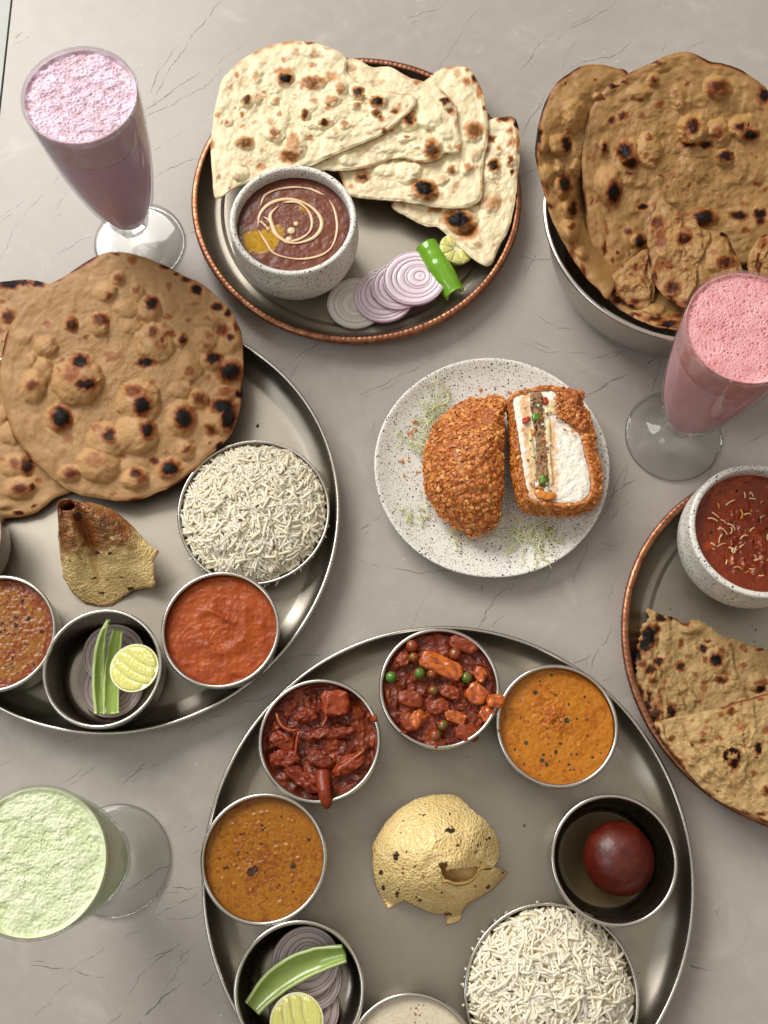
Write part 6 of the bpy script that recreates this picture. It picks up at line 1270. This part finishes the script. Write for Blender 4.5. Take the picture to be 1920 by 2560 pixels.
M = Mat('lime_rind'); n = M.noise(600, 3); c = M.mix(M.attr('pith'), M.mix(M.noise(60, 3), (.30, .34, .03), (.52, .48, .06)), (.82, .82, .55)); M.set(base=c, rough=.3, coat=.3, coatr=.15); M.bump(n, .3, .0006); RIND = M.m
M = Mat('lime_flesh'); f1 = M.voro(900, 'F1', vec=M.coord((1, .35, 1))); n = M.noise(260, 3); M.set(base=M.mix(n, (.69, .67, .14), (.77, .74, .27)), rough=.16, spec=.55, coat=.4, coatr=.06, sss=.35, sssr=(.005, .005, .001), ssss=1.0); M.bump(f1, .45, .0009); FLESH = M.m
def lime(label, c, r, nrm, style, spin=0.0, depth=.8, asp=1.0):
    t_ = thing('lime', label, 'lime', c, 'cut limes'); Rm = align(np.array(nrm, float), spin); S = np.array([1, asp, 1])
    prof = [(0, -depth*r)]+[(r*math.sin(a), -depth*r*math.cos(a)) for a in np.linspace(.12, math.pi/2, 14)]+[(r*.99, .0004), (r*.975, .0006), (r*.95, .0004), (r*.5, .0002), (0, .0002)]
    V, f = lathe(prof, 64); V = (V*S) @ Rm.T+np.array(c); pit = np.r_[np.repeat([0]*13+[0, .5, 1, 1, 1], 64)]; pit = np.r_[pit, np.zeros(len(V)-len(pit))]; pit[-1] = 1
    add('rind', V, f, RIND, t_, {'pith': pit})
    R0 = r*.945; polys = []
    if style == 'wheel':
        n_ = 9
        for k in range(n_):
            a0 = k/n_*2*math.pi+.03; a1 = (k+1)/n_*2*math.pi-.03; arc = np.linspace(a0, a1, 9); m_ = (a0+a1)/2
            polys.append(np.r_[[[math.cos(m_)*R0*.14, math.sin(m_)*R0*.14]], np.c_[np.cos(arc)*R0, np.sin(arc)*R0]])
    else:
        cuts = [-1, -.42, .02, .38, 1]
        for k in range(4):
            x0, x1 = cuts[k]*R0+.00016, cuts[k+1]*R0-.00016
            yy = np.linspace(-1, 1, 12); bow = lambda x, s_: x+.10*R0*np.cos(s_*2.2)*(1 if k else 1)
            lft = []; rgt = []
            for s_ in yy:
                yv = s_*R0*.97; lim_ = math.sqrt(max(R0*R0-yv*yv, 0)); xa = np.clip(bow(x0, s_) if k > 0 else -lim_, -lim_, lim_); xb = np.clip(bow(x1, s_) if k < 3 else lim_, -lim_, lim_)
                if xb-xa > R0*.02: lft.append((xa, yv)); rgt.append((xb, yv))
            polys.append(np.array(lft+rgt[::-1]))
    for p in polys:
        cxy = p.mean(0); n_ = len(p); L = []
        for fr, z_ in ((1, .0001), (.95, .0009), (.7, .0013), (.3, .0014)): L.append(np.c_[cxy+(p-cxy)*fr, np.full(n_, z_)])
        L.append([[*cxy, .0014]]); L = np.vstack(L)
        V = (L*S) @ Rm.T+np.array(c); add('segment', V, [grid_faces(4, n_), fan(len(V)-1, 3*n_, n_, True)], FLESH, t_)
    return t_
lime('small lime half beside the green chilli and the naan on the top platter', at(ZB, 1298, 1035, .0175), 74*mm*1.18, (.28, .10, 1), 'wheel', .4, .75)
lime('round lime half lying on the green strips in the left thali katori', at(ZD, 648, 1138, .0300), 118*mk, (-.05, .10, 1), 'bands', .55, .55)
lime('lime half cut off by the bottom edge, below the green pepper', at(ZK, 535, 872, .0290), 134*mk2, (0, .10, 1), 'bands', .35, .55)

M = Mat('capsicum'); n = M.noise(120, 3); c = M.mix(M.attr('inner'), M.mix(n, (.13, .34, .012), (.20, .44, .025)), M.mix(n, (.24, .36, .055), (.36, .47, .12))); c = M.mix(M.attr('cut'), c, (.60, .70, .34))
M.set(base=c, rough=.2, coat=.4, coatr=.08, sss=.15, sssr=(.004, .005, .001), ssss=1.0); M.bump(n, .15, .001); CAP = M.m
def pepper(label, cat, path, width, arc, concave, zz, z, seed=0, thick=.0019, group=None, roll=0.0):
    q_ = open_curve([zz(*p[:2]) for p in path], 44); zq = open_curve([(i, p[2]) for i, p in enumerate(path)], 44)[:, 1]; C_ = P(q_[:, 0], q_[:, 1], zq); n_ = 44
    tt_ = np.gradient(C_, axis=0); tt_ /= np.linalg.norm(tt_, axis=1)[:, None]; s_ = np.cross(tt_, [0, 0, 1.]); s_ /= np.linalg.norm(s_, axis=1)[:, None]; up = np.cross(s_, tt_)
    if roll: s_, up = s_*math.cos(roll)+up*math.sin(roll), -s_*math.sin(roll)+up*math.cos(roll)
    wv = np.interp(np.linspace(0, 1, n_), np.linspace(0, 1, len(width)), width); V = []; inner = []; cut = []; a = np.linspace(-arc/2, arc/2, 17)
    for i in range(n_):
        rho = wv[i]/2/math.sin(min(arc, math.pi)/2); sg = -1 if concave else 1; row = []
        for j, aa in enumerate(a): row.append(((rho)*math.sin(aa), sg*(rho*math.cos(aa)-rho*math.cos(arc/2)*(1 if arc < math.pi else 0)))); inner.append(0); cut.append(.7 if j in (0, 16) else 0)
        for j, aa in enumerate(a[::-1]): row.append(((rho-thick)*math.sin(aa), sg*((rho-thick)*math.cos(aa)-rho*math.cos(arc/2)*(1 if arc < math.pi else 0)))); inner.append(1); cut.append(.9 if j in (0, 16) else 0)
        row = np.array(row); row += .0004*fbm(np.arange(34)/3.+seed, np.full(34, i/5.), seed, 2)[:, None]
        V.append(C_[i]+row[:, :1]*s_[i]+row[:, 1:]*up[i])
    V = np.array(V); f = [grid_faces(n_, 34)]
    for e_, fl in ((0, False), (n_-1, True)):
        j = np.arange(16); qd = np.stack([e_*34+j, e_*34+j+1, e_*34+32-j, e_*34+33-j], -1); f.append(qd if fl else qd[:, ::-1])
    o = add('green_pepper' if cat == 'pepper' else 'green_chilli', V.reshape(-1, 3), f, CAP, None, {'inner': np.array(inner, float), 'cut': np.array(cut, float)}, origin=tuple(C_[n_//2])); return tag(o, label, cat, group)
pepper('glossy green chilli tube between the lime and the onions on the top platter', 'chilli', [(1155, 1020, .0150), (1192, 1085, .0150), (1235, 1155, .0150), (1292, 1250, .0140)], [.0195, .0210, .0205, .0175], 4.2, False, ZB, 0, 1, .0022)
pepper('curved green pepper slice lying hollow side up across the bottom katori', 'pepper', [(288, 800, .0290), (380, 690, .0270), (500, 600, .0270), (640, 535, .0280), (798, 495, .0320)], [.0130, .0185, .0200, .0185, .0125], 2.3, True, ZK, 0, 2, .0022, None, -.25)
pepper('slim bright green chilli strip at the left in the left thali katori', 'chilli', [(525, 905, .0400), (494, 985, .0310), (478, 1100, .0230), (477, 1230, .0190), (486, 1358, .0190)], [.0030, .0075, .0098, .0104, .0100], 2.0, True, ZD, 0, 3, .0022, 'green chilli strips in the left katori', .55)
pepper('wider hollow green chilli strip beside the lime in the left thali katori', 'chilli', [(568, 955, .0300), (550, 1060, .0220), (538, 1200, .0185), (536, 1358, .0180)], [.0085, .0120, .0125, .0120], 2.2, True, ZD, 0, 4, .0014, 'green chilli strips in the left katori')

# small dark crumbs lying on trays
M = Mat('burnt_crumb'); M.set(base=(.03, .015, .01), rough=.6); BC = M.m
st = []
for (x, y), zz, s_ in [((1240, 897), ZC, 1), ((425, 1630), ZF, 1), ((628, 155), ZG, .9), ((1355, 300), ZG, .5), ((1390, 340), ZG, .5), ((1375, 440), ZG, .5), ((775, 988), ZI, 1), ((505, 665), ZI, .4), ((1180, 645), ZL, .4), ((1245, 890), ZC, .6)]:
    w = PT(zz(x, y), FL+.0002); m_ = int(gq.integers(len(FG))); st.append(((FG[m_][0]*.5*s_) @ rotz(gq.uniform(0, 6)).T+w+np.array([0, 0, .0003]), FG[m_][1]))
V, f = join(st); o = add('burnt_crumbs', V, f, BC, smooth=False); tag(o, 'tiny burnt bread crumbs scattered on the steel tray floors', 'crumbs', kind='stuff')

# sauce smears on the katori rims
for i, (zz_, x_, y_, rx_, ry_, par) in enumerate([(ZI, 358, 612, 9, 13, vegt), (ZI, 205, 548, 16, 7, vegt), (ZI, 500, 583, 14, 6, vegt), (ZH, 1112, 625, 20, 26, sab), (ZI, 655, 540, 7, 9, vegt)]):
    a_ = np.linspace(0, 2*math.pi, 9)[:-1]; pad('sauce_smear', [(x_+rx_*math.cos(q_), y_+ry_*math.sin(q_)) for q_ in a_], FL+KH-.0002, .0014, SAUCED, zz_, par, .0005, 500, 500+i, 26, 7, lambda px, py: px*0+.6, None, 3, .001)

# crumbly bits of filling along the cut
ORB = Mat('orange_bit'); ORB.set(base=(.62, .22, .04), rough=.4, coat=.2)
for mt_, n_b, sd_ in ((PATTY, 90, 1), (ORB.m, 34, 2), (PGREEN, 9, 3), (CRUMB, 12, 4)):
    g_ = np.random.default_rng(600+sd_); st = []
    for i in range(n_b):
        yy = g_.uniform(325, 930); xx = 1128+.055*(yy-600)+g_.normal(0, 34); w = PT(ZE(xx, yy), ZT+.0022+g_.uniform(-.0006, .0012)); m_ = int(g_.integers(len(FG)))
        st.append(((FG[m_][0]*g_.uniform(.35, .8)) @ align(g_.normal(0, .6, 3)+np.array([0, 0, 1.]), g_.uniform(0, 6)).T+w, FG[m_][1]))
    V, f = join(st); o = add('filling_crumbs', V, f, mt_, br_, smooth=True); o['kind'] = 'stuff'
